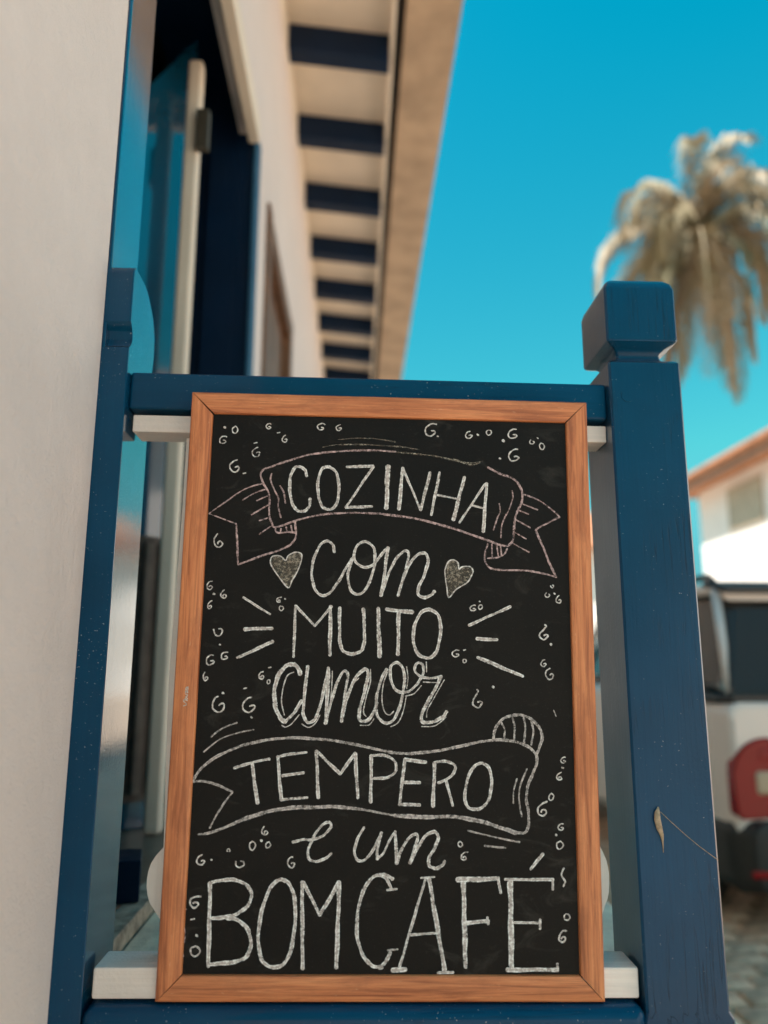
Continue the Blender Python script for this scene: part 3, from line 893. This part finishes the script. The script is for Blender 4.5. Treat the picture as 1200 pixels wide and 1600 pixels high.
# upper ribbon
word([
    ('A', 13, [(1230, 397), (1080, 389), (960, 392), (830, 401), (720, 416), (600, 451), (500, 486), (452, 506), (441, 540), (460, 590), (488, 640), (492, 700), (490, 760), (505, 815), (530, 840), (640, 803), (760, 772), (900, 757), (1050, 756), (1162, 762)]),
    ('B', 15, [(590, 475), (660, 511), (730, 537), (768, 576), (786, 630), (779, 680), (752, 735), (739, 800), (734, 878), (714, 912), (680, 920), (600, 894), (450, 840), (300, 795), (150, 760), (0, 742)]),
    ('A', 9, [(445, 585), (350, 615), (250, 680), (137, 760)]), ('A', 9, [(137, 760), (298, 820)], S_), ('A', 13, [(298, 822), (308, 1056)], S_),
    ('A', 13, [(308, 1058), (450, 1006), (560, 970), (620, 936), (647, 890), (640, 808)]),
    ('A', 12, [(530, 840), (527, 860), (548, 873), (600, 868), (642, 871)]), ('A', 10, [(560, 848), (555, 872)], S_), ('A', 10, [(590, 838), (596, 866)], S_), ('A', 10, [(618, 828), (625, 868)], S_),
    ('A', 9, [(465, 618), (400, 641), (335, 680)]), ('A', 10, [(480, 655), (416, 683)], S_), ('A', 10, [(483, 710), (386, 765)], S_), ('A', 10, [(480, 785), (432, 801)], S_), ('A', 10, [(503, 831), (432, 880)], S_),
    ('A', 10, [(505, 525), (498, 560), (520, 620), (544, 670), (543, 720), (559, 783)]), ('A', 11, [(554, 597), (575, 636), (585, 698)]),
    ('B', 10, [(796, 628), (870, 656), (950, 711), (998, 755)]), ('B', 12, [(998, 756), (910, 800), (862, 828)]), ('B', 14, [(862, 832), (905, 930), (945, 1030), (979, 1096)]),
    ('B', 12, [(979, 1098), (900, 1076), (800, 1060), (640, 1055), (592, 1036), (573, 1000), (576, 950), (590, 908)]),
    ('B', 10, [(588, 990), (640, 987), (680, 970), (700, 936)]), ('B', 9, [(612, 910), (615, 984)], S_), ('B', 9, [(640, 915), (650, 980)], S_), ('B', 9, [(662, 922), (668, 974)], S_),
    ('B', 9, [(790, 683), (873, 716)], S_), ('B', 9, [(766, 718), (821, 740)], S_), ('B', 9, [(746, 770), (830, 817)], S_), ('B', 9, [(746, 845), (807, 880)], S_), ('B', 9, [(731, 905), (824, 956)], S_),
    ('B', 9, [(728, 605), (731, 650), (711, 710), (676, 780), (666, 830), (665, 874)]), ('B', 9, [(654, 680), (660, 720), (641, 770), (622, 830)]),
], M_PINK, 'chalk_ribbon', 'pink chalk ribbon banner outline around COZINHA')
word([
    ('B', 10, [(0, 382), (100, 390), (250, 404), (350, 422), (440, 445), (500, 460), (545, 447)]), ('B', 7, [(390, 425), (480, 448), (560, 440)]),
    ('A', 9, [(805, 370), (900, 356), (1060, 356), (1200, 363)], dict(taper=True)), ('A', 6, [(895, 325), (1000, 318), (1100, 320), (1190, 330)], dict(taper=True)),
    ('B', 11, [(20, 352), (100, 358), (198, 372)], dict(taper=True)), ('B', 9, [(-20, 316), (63, 329)], S_),
], M_HEART, 'chalk_smudge')
word([
    ('E', 17, [(72, 440), (130, 362), (210, 301), (330, 246), (450, 213), (600, 193), (750, 196), (900, 211), (1050, 241), (1200, 273)]),
    ('F', 18, [(25, 308), (100, 317), (200, 314), (350, 294), (480, 265), (600, 243), (700, 242), (780, 261), (830, 287), (864, 325), (867, 370), (846, 430), (817, 500), (809, 580), (820, 650), (820, 728), (800, 766), (750, 768)]),
    ('F', 24, [(750, 768), (680, 745), (560, 706), (400, 677), (200, 678), (60, 668)]),
    ('E', 23, [(1240, 636), (1050, 601), (900, 584), (750, 586), (600, 593), (450, 626), (330, 670), (200, 724), (112, 741)], dict(taper=True)),
    ('E', 15, [(74, 440), (150, 440), (230, 465), (303, 500)]), ('E', 11, [(303, 502), (250, 570), (202, 650), (174, 704)]),
    ('F', 18, [(622, 240), (628, 190), (662, 132), (720, 103), (790, 101), (848, 132), (887, 180), (898, 230), (880, 290), (864, 325)]),
    ('F', 12, [(666, 142), (685, 182), (683, 230)]), ('F', 13, [(730, 112), (742, 170), (738, 243)]), ('F', 13, [(795, 112), (802, 180), (795, 255)]), ('F', 12, [(836, 132), (848, 190), (836, 268)]),
    ('F', 10, [(812, 405), (777, 490), (766, 570), (782, 676)]), ('F', 9, [(755, 460), (736, 530), (735, 600)]),
    ('E', 10, [(180, 188), (240, 141), (328, 105)]), ('E', 8, [(140, 272), (230, 201), (330, 165), (424, 145)]), ('F', 10, [(478, 755), (600, 786), (770, 821)]), ('F', 11, [(571, 842), (690, 853)], S_),
], M_GREY, 'chalk_ribbon', 'grey chalk ribbon banner outline around TEMPERO')
for ray_ in [
    ('C', 13, [(364, 122), (518, 218)], S_), ('C', 24, [(372, 302), (528, 297)], S_), ('C', 20, [(332, 464), (533, 372)], S_),
    ('D', 18, [(482, 280), (718, 174)], S_), ('D', 21, [(526, 356), (642, 362)], S_), ('D', 22, [(532, 462), (788, 570)], S_)]:
    word([ray_], name='chalk_ray')
h1 = [(600, 1193), (540, 1120), (501, 1060), (501, 1020), (525, 1006), (560, 1011), (586, 1034), (602, 1006), (640, 987), (674, 992), (681, 1020), (659, 1090), (625, 1150)]
h2 = [(368, 1213), (356, 1150), (346, 1080), (351, 1040), (370, 1006), (400, 1001), (421, 1020), (426, 1054), (440, 1041), (480, 1036), (504, 1056), (499, 1085), (470, 1130), (410, 1167)]
for crop, hh in (('A', h1), ('B', h2)):
    c = Chalk(); c.stroke(crop, 8, hh, closed=True); ho = c.build('chalk_heart', M_CHALK)
    c = Chalk(); c.fill(crop, hh); c.build('chalk_heart', M_HEART)
# little curls and dots scattered over the slate
GS = [(.5, -.85), (0, -.8), (-.55, -.35), (-.72, .25), (-.35, .75), (.25, .78), (.68, .32), (.45, .08), (.08, .15)]
SX = [(.35, -1), (-.25, -.65), (-.58, 0), (-.45, .65), (.08, .88), (.5, .5), (.32, .08), (-.08, .15), (-.15, .4)]
OS = [(0, -.8), (-.6, -.3), (-.55, .45), (0, .85), (.6, .4), (.6, -.35), (.1, -.78)]
US = [(-.6, -.5), (-.6, .3), (-.1, .75), (.5, .4), (.6, -.2), (.2, -.4)]
QS = [(.3, -1), (.45, -.75), (.05, -.35), (-.5, .1), (-.6, .6), (-.1, .95), (.45, .7), (.4, .4), (0, .45)]
curls = Chalk()
def flush():
    global curls
    if curls.f: curls.build('chalk_curl', M_CHALK)
    curls = Chalk()
rc = random.Random(11)
def cu(crop, kind, x, y, r, rot=0.0):
    if kind == '.':
        curls.stroke(crop, r * 1.5, [(x - r * .35, y - r * .2), (x + r * .35, y + r * .25)], curve=False); return
    if kind == '-':
        curls.stroke(crop, 8, [(x - r, y + r * .2), (x + r, y - r * .2)], curve=False); return
    a = rot + rc.uniform(-.45, .45)
    ax, ay = rc.uniform(.8, 1.12), rc.uniform(.85, 1.1)
    pts = []
    for px, py in {'G': GS, '6': SX, 'o': OS, 'u': US, '?': QS}[kind]:
        px *= r * ax * rc.uniform(.88, 1.12); py *= r * ay * rc.uniform(.88, 1.12)
        pts.append((x + px * math.cos(a) - py * math.sin(a), y + px * math.sin(a) + py * math.cos(a)))
    curls.stroke(crop, min(11, 5.2 + r * .10), pts)
for q in [('A', '.', 230, 255, 9), ('A', 'o', 290, 270, 24), ('A', 'G', 221, 325, 28), ('A', 'G', 487, 247, 20), ('A', '-', 545, 285, 8), ('A', 'G', 580, 322, 24), ('A', 'G', 795, 250, 26), ('A', 'G', 897, 256, 19),
          ('A', 'G', 412, 400, 32), ('A', '-', 410, 345, 9), ('A', 'G', 287, 482, 42), ('A', '-', 345, 523, 8), ('A', '6', 190, 922, 38), ('A', '6', 143, 1180, 26), ('A', '.', 167, 1230, 9), ('A', '6', 222, 1233, 26),
          ('B', 'G', 268, 258, 42), ('B', '.', 305, 298, 7), ('B', 'G', 480, 290, 25), ('B', '.', 533, 288, 9), ('B', 'o', 595, 275, 20), ('B', '.', 678, 323, 11), ('B', 'G', 730, 284, 32), ('B', 'u', 840, 330, 18), ('B', '.', 873, 308, 7), ('B', 'o', 897, 355, 23), ('B', 'G', 737, 407, 42), ('B', '.', 659, 423, 8),
          ('C', '6', 175, 165, 24), ('C', 'u', 222, 315, 38), ('C', '.', 232, 390, 7), ('C', 'G', 176, 478, 36), ('C', 'G', 258, 452, 30), ('C', '6', 148, 573, 25), ('C', 'G', 219, 730, 46), ('C', '.', 250, 665, 9), ('C', 'G', 396, 735, 44), ('C', '-', 375, 638, 8), ('C', '.', 412, 802, 9), ('C', '6', 568, 135, 19), ('C', '.', 602, 130, 6), ('C', 'o', 580, 183, 16), ('C', '6', 468, 565, 26), ('C', 'o', 508, 600, 14), ('C', '-', 515, 520, 7),
          ('D', 'u', 955, 58, 13), ('D', 'u', 928, 108, 18), ('D', '.', 968, 100, 8), ('D', 'G', 990, 135, 22), ('D', 'G', 505, 182, 22), ('D', 'o', 548, 176, 19), ('D', '.', 543, 145, 6), ('D', '?', 906, 320, 42), ('D', '.', 948, 388, 9), ('D', 'G', 905, 496, 22), ('D', 'G', 938, 558, 36), ('D', 'G', 408, 440, 24), ('D', 'o', 457, 482, 15), ('D', '-', 457, 420, 6), ('D', '?', 526, 695, 50), ('D', '.', 620, 630, 9),
          ('E', '6', 485, 722, 24), ('E', 'o', 416, 803, 27), ('E', 'o', 505, 800, 20), ('E', '.', 467, 775, 9), ('E', 'G', 122, 888, 32), ('E', '.', 183, 885, 7), ('E', 'u', 280, 832, 14, 3.1), ('E', 'u', 345, 905, 36), ('E', 'G', 635, 900, 32),
          ('F', 'G', 1018, 355, 21), ('F', '.', 1015, 398, 9), ('F', '6', 997, 448, 28), ('F', 'o', 950, 565, 24), ('F', '6', 902, 633, 46), ('F', 'G', 1005, 735, 22), ('F', '.', 978, 780, 8), ('F', 'o', 998, 838, 27), ('F', 'o', 433, 832, 21), ('F', '6', 457, 900, 32),
          ('G', '6', 218, 228, 40), ('G', '-', 203, 320, 10), ('G', '.', 225, 405, 9), ('G', 'o', 215, 485, 34), ('H', 'o', 965, 293, 20), ('H', '6', 946, 388, 36)]:
    cu(*q)
    flush()
curls.stroke('F', 11, [(1022, 968), (1008, 1005), (1028, 1045), (1018, 1072)])
flush()
curls.stroke('D', 7, [(963, 763), (978, 797)], curve=False)
flush()
# faint worn pink marks near the left edge
word([('G', 5, [(155, 270), (172, 268)], S_), ('G', 5, [(160, 360), (166, 400), (160, 440)]), ('G', 5, [(150, 480), (156, 515)], S_)], M_PINK, 'chalk_smudge')
# pen signature up the left frame member
sg = Chalk(-0.0006)
for st_ in ([(47, 708), (30, 703), (26, 712), (38, 722), (40, 732), (24, 738)], [(44, 690), (36, 694), (34, 701), (44, 702), (46, 694)], [(36, 686), (46, 682), (46, 674), (36, 670)],
            [(36, 664), (37, 652), (48, 664), (48, 650)], [(40, 636), (38, 645), (48, 646), (50, 637), (40, 634), (52, 630)]):
    sg.stroke('C', 5.5, st_)
sgo = sg.build('signature', M_PEN, board)

# ------------------------------------------------------------------ husk and thread on the right post
hk = empty('dry_husk', (0.4035, PY0, 0.944))
hk.scale = (0.85, 0.55, 0.76)
hb = MB()
pts = [(0, -0.003, 0.030), (-0.0025, -0.005, 0.022), (-0.0035, -0.006, 0.010), (-0.001, -0.0055, -0.004), (0.0025, -0.004, -0.016), (0.0038, -0.002, -0.030), (0.0040, -0.001, -0.045)]
hb.tube(pts, [0.0012, 0.0042, 0.0052, 0.0048, 0.0030, 0.0010, 0.0004], 10)
M_HUSK = m_plain('dry husk', (0.42, 0.31, 0.20), 0.8, 0.4, 150)
hb.build('husk', M_HUSK, hk, smooth=True)
tb = MB()
tb.tube([(0.003, -0.004, 0.022), (0.020, -0.003, 0.004), (0.040, -0.003, -0.016), (0.062, -0.002, -0.036), (0.0895, -0.0003, -0.058)], 0.0005, 6)
tb.build('thread', M_HUSK, hk, smooth=True)
tag(hk, 'small beige dry husk with a thin thread stuck to the right blue post', 'husk')

# ------------------------------------------------------------------ houses over the street
def house(name, label, y0, y1, wall_top, x0=8.0, depth=7.0, wins=(), door=None):
    h = empty(name, (x0, y0, 0))
    tag(h, label, 'house', 'white houses across the street')
    inv = Matrix.Translation((-x0, -y0, 0))
    def pt(o, par=None):
        if par is None: o.matrix_parent_inverse = inv
        return o
    pt(box('wall', M_HOUSE, h, x0, x0 + depth, y0, y1, -0.05, wall_top, 0.02))
    # roof: shallow hip with a tile edge
    ov, t = 0.62, 0.24
    z = wall_top
    r = MB()
    a = [(x0 - ov, y0 - ov, z), (x0 + depth + ov, y0 - ov, z), (x0 + depth + ov, y1 + ov, z), (x0 - ov, y1 + ov, z)]
    b = [(x, y, z + t * 0.5) for x, y, _ in a]
    xc = x0 + depth / 2
    c = [(xc - 0.1, y0 + depth / 2, z + 1.9), (xc + 0.1, y0 + depth / 2, z + 1.9), (xc + 0.1, y1 - depth / 2, z + 1.9), (xc - 0.1, y1 - depth / 2, z + 1.9)]
    r.loft([a, b, c])
    roof = pt(r.build('roof', M_TERRA, h))
    # barrel tiles along the eave
    e = MB()
    yy = y0 - ov + 0.1
    while yy < y1 + ov:
        arc = [(yy + 0.085 * math.cos(q), z + 0.10 + 0.09 * math.sin(q)) for q in [PI * i / 6 for i in range(7)]]
        e.loft([[(x0 - ov - 0.08, p, q) for p, q in arc], [(x0 - ov + 1.2, p, q + 0.55) for p, q in arc]])
        yy += 0.2
    tiles = e.build('eave_tiles', M_TERRA, roof)
    tiles.matrix_parent_inverse = Matrix()
    sf = pt(box('eave_beam', M_BROWN, h, x0 - ov + 0.02, x0 - ov + 0.10, y0 - ov, y1 + ov, z - 0.12, z - 0.002, 0.01))
    for (wy0, wy1, wz0, wz1) in wins:
        w = pt(box('window', M_GLASS, h, x0 - 0.03, x0 + 0.05, wy0, wy1, wz0, wz1, 0.0))
        for q in ((wy0 - 0.08, wy0, wz0 - 0.08, wz1 + 0.08), (wy1, wy1 + 0.08, wz0 - 0.08, wz1 + 0.08)):
            box('frame', M_FR, w, x0 - 0.06, x0 + 0.03, *q, 0.004)
        for q in ((wz1, wz1 + 0.08), (wz0 - 0.08, wz0)):
            box('frame', M_FR, w, x0 - 0.055, x0 + 0.03, wy0 + 0.001, wy1 - 0.001, *q, 0.004)
        m_ = (wy0 + wy1) / 2
        box('shutter', M_FR, w, x0 - 0.052, x0 - 0.031, wy0 + 0.002, m_ - 0.005, wz0 + 0.002, wz1 - 0.002, 0.004)
        box('shutter', M_FR, w, x0 - 0.052, x0 - 0.031, m_ + 0.005, wy1 - 0.002, wz0 + 0.002, wz1 - 0.002, 0.004)
        for ch in w.children: ch.matrix_parent_inverse = Matrix()
    return h
M_FR = m_plain('beige window timber', (0.42, 0.36, 0.27), 0.6, 0.15, 8)
house('white_house', 'sunlit white house with terracotta eaves behind the parked car', 3.5, 17.2, 5.12, wins=((14.45, 15.65, 4.05, 4.78), (10.5, 11.7, 4.05, 4.78), (6.5, 7.7, 4.05, 4.78)))
house('white_house', 'white house farther down the street past the palm', 29.5, 42.0, 5.6, depth=3.6, wins=((31, 32.2, 1.3, 2.7), (36, 37.2, 1.3, 2.7)))
house('white_house', 'white house across the street behind the viewer', -16.0, 2.6, 4.8, wins=((-1.5, -.2, 1.2, 2.6), (-6, -4.7, 1.2, 2.6), (-10, -8.7, 1.2, 2.6)))

# ------------------------------------------------------------------ wooded hills closing the street
hm = MB()
rh = random.Random(5)
NX, NY = 90, 8
vv = [[hm.bm.verts.new((-260 + 520 * i / NX, 120 + 26 * j,
      max(-1.0, (6 + 10 * (0.5 + 0.5 * math.sin(i * 0.21 + 1.3)) + 5 * math.sin(i * 0.53) + rh.uniform(0, 2.2)) * math.sin(PI * min(1, j / 5.5) / 2)) - (1 if j == 0 else 0))) for i in range(NX + 1)] for j in range(NY)]
for j in range(NY - 1):
    for i in range(NX):
        hm.bm.faces.new((vv[j][i], vv[j][i + 1], vv[j + 1][i + 1], vv[j + 1][i]))
hills = hm.build('hills', m_plain('wooded hillside', (0.085, 0.10, 0.055), 0.9, 0.5, 0.4, 0.5, 0.6), smooth=True)
tag(hills, 'low wooded hills beyond the end of the street', kind='structure')

# ------------------------------------------------------------------ palm
def palm(base, height, lean):
    p = empty('palm_tree', base)
    tag(p, 'tall palm with drooping dry fronds against the sky at right', 'tree')
    rp = random.Random(21)
    trunk_pts = [(lean[0] * (t ** 4), lean[1] * (t ** 4), height * t) for t in [i / 10 for i in range(11)]]
    MB().tube(trunk_pts, [0.22 - 0.07 * i / 10 for i in range(11)], 12).build('trunk', m_plain('palm bark', (0.22, 0.17, 0.12), 0.9, 0.3, 8, 0.01, 12), p, smooth=True)
    top = Vector(trunk_pts[-1])
    t = NT('dry palm leaf')
    oi = t.n('ShaderNodeObjectInfo')
    nn = t.noise(t.coord(), 1.3, 4)
    c = t.mix(t.grey(nn, 0.35, 0.65), (0.36, 0.29, 0.19), (0.24, 0.23, 0.135))
    c = t.mix(oi.outputs['Random'], c, (0.40, 0.33, 0.235))
    mleaf = t.done(t.bsdf(c, 0.6))
    N = 46
    for i in range(N):
        az = i * 2.39996 + rp.uniform(-.2, .2)
        u = i / N
        elev = rad(88 - 150 * u ** 1.0 + rp.uniform(-7, 7))   # young fronds upright, old ones hang
        L = rp.uniform(3.9, 5.2) * (0.85 if u < .15 else 1.0) * (1.05 if u > .6 else 1.0)
        droop = rp.uniform(2.4, 3.2) if u < .7 else rp.uniform(1.2, 1.9)
        n = 22
        pos = top.copy(); e = elev
        pts = []
        for k in range(n + 1):
            pts.append(pos.copy())
            e2 = max(rad(-88), e - droop * (k / n) ** 1.3)
            pos = pos + Vector((math.cos(az) * math.cos(e2), math.sin(az) * math.cos(e2), math.sin(e2))) * (L / n)
        m = MB()
        m.tube(pts, [0.045 * (1 - 0.8 * k / n) for k in range(n + 1)], 5)
        side = Vector((-math.sin(az), math.cos(az), 0))
        for k in range(3, n * 3):
            f = k / (n * 3)
            a = f * n; b = int(a); q = pts[b].lerp(pts[min(b + 1, n)], a - b)
            tg = (pts[min(b + 1, n)] - pts[b]).normalized()
            for sg_ in (-1, 1):
                ll = (0.95 * math.sin(PI * min(1, 0.12 + f * 0.88)) ** 0.6 + 0.1) * rp.uniform(.75, 1.15)
                d1 = (side * sg_ * rp.uniform(.5, 1.0) + tg * 0.7 + Vector((0, 0, rp.uniform(-.2, .35)))).normalized()
                p1 = q + d1 * ll * 0.45
                p2 = p1 + (d1 * 0.5 + Vector((0, 0, -rp.uniform(.6, 1.3)))).normalized() * ll * 0.6
                wv = d1.cross(Vector((0, 0, 1)))
                if wv.length < 0.1: wv = side.copy()
                wv = wv.normalized() * 0.036
                v = [m.bm.verts.new(x) for x in (q - wv * .6, q + wv * .6, p1 + wv, p1 - wv, p2)]
                m.bm.faces.new((v[0], v[1], v[2], v[3])); m.bm.faces.new((v[3], v[2], v[4]))
        m.build('frond', mleaf, p)
    # boots of old leaf bases under the crown
    m = MB()
    for i in range(40):
        a = i * 2.4; z = -0.1 - 0.03 * i
        b = top + Vector((0.16 * math.cos(a), 0.16 * math.sin(a), z))
        m.tube([b, b + Vector((0.14 * math.cos(a), 0.14 * math.sin(a), 0.30))], [0.07, 0.02], 5)
    m.build('leaf_bases', m_plain('palm fibre', (0.25, 0.17, 0.09), 0.9, 0.3, 10), p)
    return p
palm((8.75, 21.0, 0), 14.0, (1.65, 0.0))

# ------------------------------------------------------------------ parked car
def car(loc):
    c = empty('parked_car', loc)
    tag(c, 'silver hatchback with red tail light parked behind the right post', 'car')
    t = NT('silver car paint')
    paint = t.done(t.bsdf((0.80, 0.69, 0.62), 0.42, Coat_Weight=0.3, Coat_Roughness=0.15))
    black = m_plain('black bumper plastic', (0.022, 0.021, 0.020), 0.5, 0.2, 20)
    glass = NT('car glass'); glass = glass.done(glass.bsdf((0.045, 0.036, 0.030), 0.10, Specular_IOR_Level=0.25))
    red = NT('tail light red'); red = red.done(red.bsdf((0.26, 0.002, 0.005), 0.10, Specular_IOR_Level=0.3))
    clear = NT('tail light clear'); clear = clear.done(clear.bsdf((0.42, 0.33, 0.22), 0.2))
    hw = 0.80
    def sect(y, w, z0, z1, r, n=6, tum=0.0):
        """rounded section of the body at y; tum narrows the top"""
        out = []
        for cx, cz, a0 in ((w - r, z0 + r, -90), (w - r - tum, z1 - r, 0), (-w + r + tum, z1 - r, 90), (-w + r, z0 + r, 180)):
            for k in range(n + 1):
                a = rad(a0 + 90 * k / n)
                out.append((cx + r * math.cos(a), y, cz + r * math.sin(a)))
        return out
    MB().loft([sect(0.004, hw - .035, .42, .96, .05), sect(0.02, hw - .018, .38, .99, .06), sect(0.10, hw - .006, .30, 1.01, .08), sect(0.7, hw, .24, 1.03, .09), sect(2.2, hw, .24, 1.03, .09), sect(2.9, hw - .01, .24, 1.0, .10),
               sect(3.45, hw - .05, .30, .86, .12), sect(3.68, hw - .16, .38, .74, .12)]).build('body', paint, c, angle=35)
    MB().loft([sect(0.06, hw - .06, 1.0, 1.05, .01), sect(0.16, hw - .07, 1.0, 1.20, .05, tum=.03), sect(0.30, hw - .10, 1.0, 1.42, .07, tum=.07), sect(0.44, hw - .10, 1.025, 1.515, .07, tum=.09), sect(1.0, hw - .09, 1.022, 1.55, .07, tum=.10), sect(1.9, hw - .09, 1.02, 1.54, .07, tum=.10),
               sect(2.25, hw - .10, 1.015, 1.42, .07, tum=.09), sect(2.85, hw - .12, .985, 1.02, .015)]).build('greenhouse', glass, c, angle=35)
    MB().loft([sect(0.33, hw - .20, 1.47, 1.515, .02), sect(0.42, hw - .165, 1.50, 1.56, .028), sect(1.0, hw - .16, 1.535, 1.592, .028), sect(1.9, hw - .16, 1.525, 1.58, .028), sect(2.08, hw - .19, 1.48, 1.525, .02)]).build('roof', paint, c, angle=35)
    def bar(name, mat, a, b, r, n=8): return MB().tube([a, b], r, n).build(name, mat, c, smooth=True)
    for s in (-1, 1):
        bar('pillar', paint, (s * (hw - .075), .10, 1.03), (s * (hw - .185), .40, 1.53), .022)
        bar('pillar', paint, (s * (hw - .085), 2.78, 1.0), (s * (hw - .18), 2.1, 1.51), .03)
        bar('pillar', black, (s * (hw - .085), 1.35, 1.02), (s * (hw - .18), 1.35, 1.54), .03)
        MB().tube([(s * (hw - .20), .44, 1.575), (s * (hw - .20), .50, 1.605), (s * (hw - .20), 1.80, 1.605), (s * (hw - .20), 1.9, 1.565)], .018, 8).build('roof_rail', black, c, smooth=True)
        # tail light wrapping the corner
        o_ = [(s * (hw - .30), .52), (s * (hw - .30), .83)]
        for k in range(9):
            a_ = rad(90 - 90 * k / 8)
            o_.append((s * (hw - .165 + .16 * math.cos(a_)), .70 + .145 * math.sin(a_)))
        for k in range(5):
            a_ = rad(-90 * k / 4)
            o_.append((s * (hw - .045 + .04 * math.cos(a_)), .545 + .04 * math.sin(a_)))
        m = MB().extrude(o_, 1, -0.012, 0.05)
        bmesh.ops.bevel(m.bm, geom=[e for e in m.bm.edges if all(abs(v.co.y + .012) < 1e-4 for v in e.verts)], offset=.010, segments=3, affect='EDGES')
        tl = m.build('tail_light', red, c, angle=40)
        MB().box(min(s * (hw - .095), s * (hw - .29)), max(s * (hw - .095), s * (hw - .29)), -0.020, 0.01, .605, .710, .02, 4).build('reversing_lens', clear, tl, angle=40)
        MB().box(min(s * (hw - .12), s * (hw - .29)), max(s * (hw - .12), s * (hw - .29)), -0.0165, 0.01, .750, .800, .008, 3).build('brake_lens', red, tl, angle=40)
        hl = [(s * (hw - .10), .58), (s * (hw - .40), .58), (s * (hw - .42), .70), (s * (hw - .14), .73)]
        MB().extrude(hl, 1, 3.50, 3.70).build('headlight', clear, c)
        MB().box(min(s * hw, s * (hw + .14)), max(s * hw, s * (hw + .14)), 2.35, 2.43, 1.0, 1.12, .03, 3).build('wing_mirror', black, c, angle=40)
        MB().box(min(s * (hw - .01), s * (hw + .02)), max(s * (hw - .01), s * (hw + .02)), 1.15, 1.33, .86, .895, .008).build('door_handle', black, c, angle=40)
        for wy in (0.66, 2.98):
            w_ = MB()
            ringsw = []
            for dx, rr in ((-.085, .20), (-.085, .265), (-.06, .288), (.06, .288), (.085, .265), (.085, .20)):
                ringsw.append([(s * (hw - .085) + dx, wy + rr * math.cos(2 * PI * k / 28), .29 + rr * math.sin(2 * PI * k / 28)) for k in range(28)])
            wh = w_.loft(ringsw).build('wheel', black, c, angle=40)
            rr_ = MB()
            rr_.loft([[(s * (hw - .005) + s * dx, wy + q * math.cos(2 * PI * k / 28), .29 + q * math.sin(2 * PI * k / 28)) for k in range(28)] for dx, q in ((-.03, .195), (.008, .19), (.0, .15), (-.012, .06), (.004, .04))])
            rr_.build('rim', paint, wh, angle=30)
    MB().loft([sect(-0.07, hw - .14, .25, .47, .05), sect(-0.05, hw - .06, .22, .50, .07), sect(0.06, hw + .012, .20, .505, .07), sect(0.34, hw + .014, .20, .50, .07)]).build('rear_bumper', black, c, angle=35)
    MB().loft([sect(3.3, hw + .012, .20, .48, .07), sect(3.6, hw - .03, .20, .50, .08), sect(3.74, hw - .15, .24, .48, .06)]).build('front_bumper', black, c, angle=35)
    amber = NT('amber lens'); amber = amber.done(amber.bsdf((0.42, 0.14, 0.03), 0.2))
    MB().box(-hw + .03, -hw + .20, -.066, -.04, .285, .315, .006).build('reflector', red, c, angle=40)
    MB().box(-.30, .30, -.012, .03, .60, .75, .008).build('plate_recess', black, c, angle=40)
    MB().loft([sect(0.028, hw - .050, .985, 1.022, .01), sect(0.10, hw - .008, .985, 1.022, .01), sect(0.5, hw + .006, .985, 1.022, .01)]).build('tailgate_trim', black, c)
    MB().loft([sect(0.30, hw - .19, 1.50, 1.535, .012), sect(0.46, hw - .15, 1.545, 1.578, .012)]).build('spoiler', black, c, angle=35)
    MB().tube([(0, .15, 1.19), (-.20, .18, 1.23), (-.42, .19, 1.25)], .012, 6).build('wiper', black, c)
    return c
car((2.43, 3.40, 0))
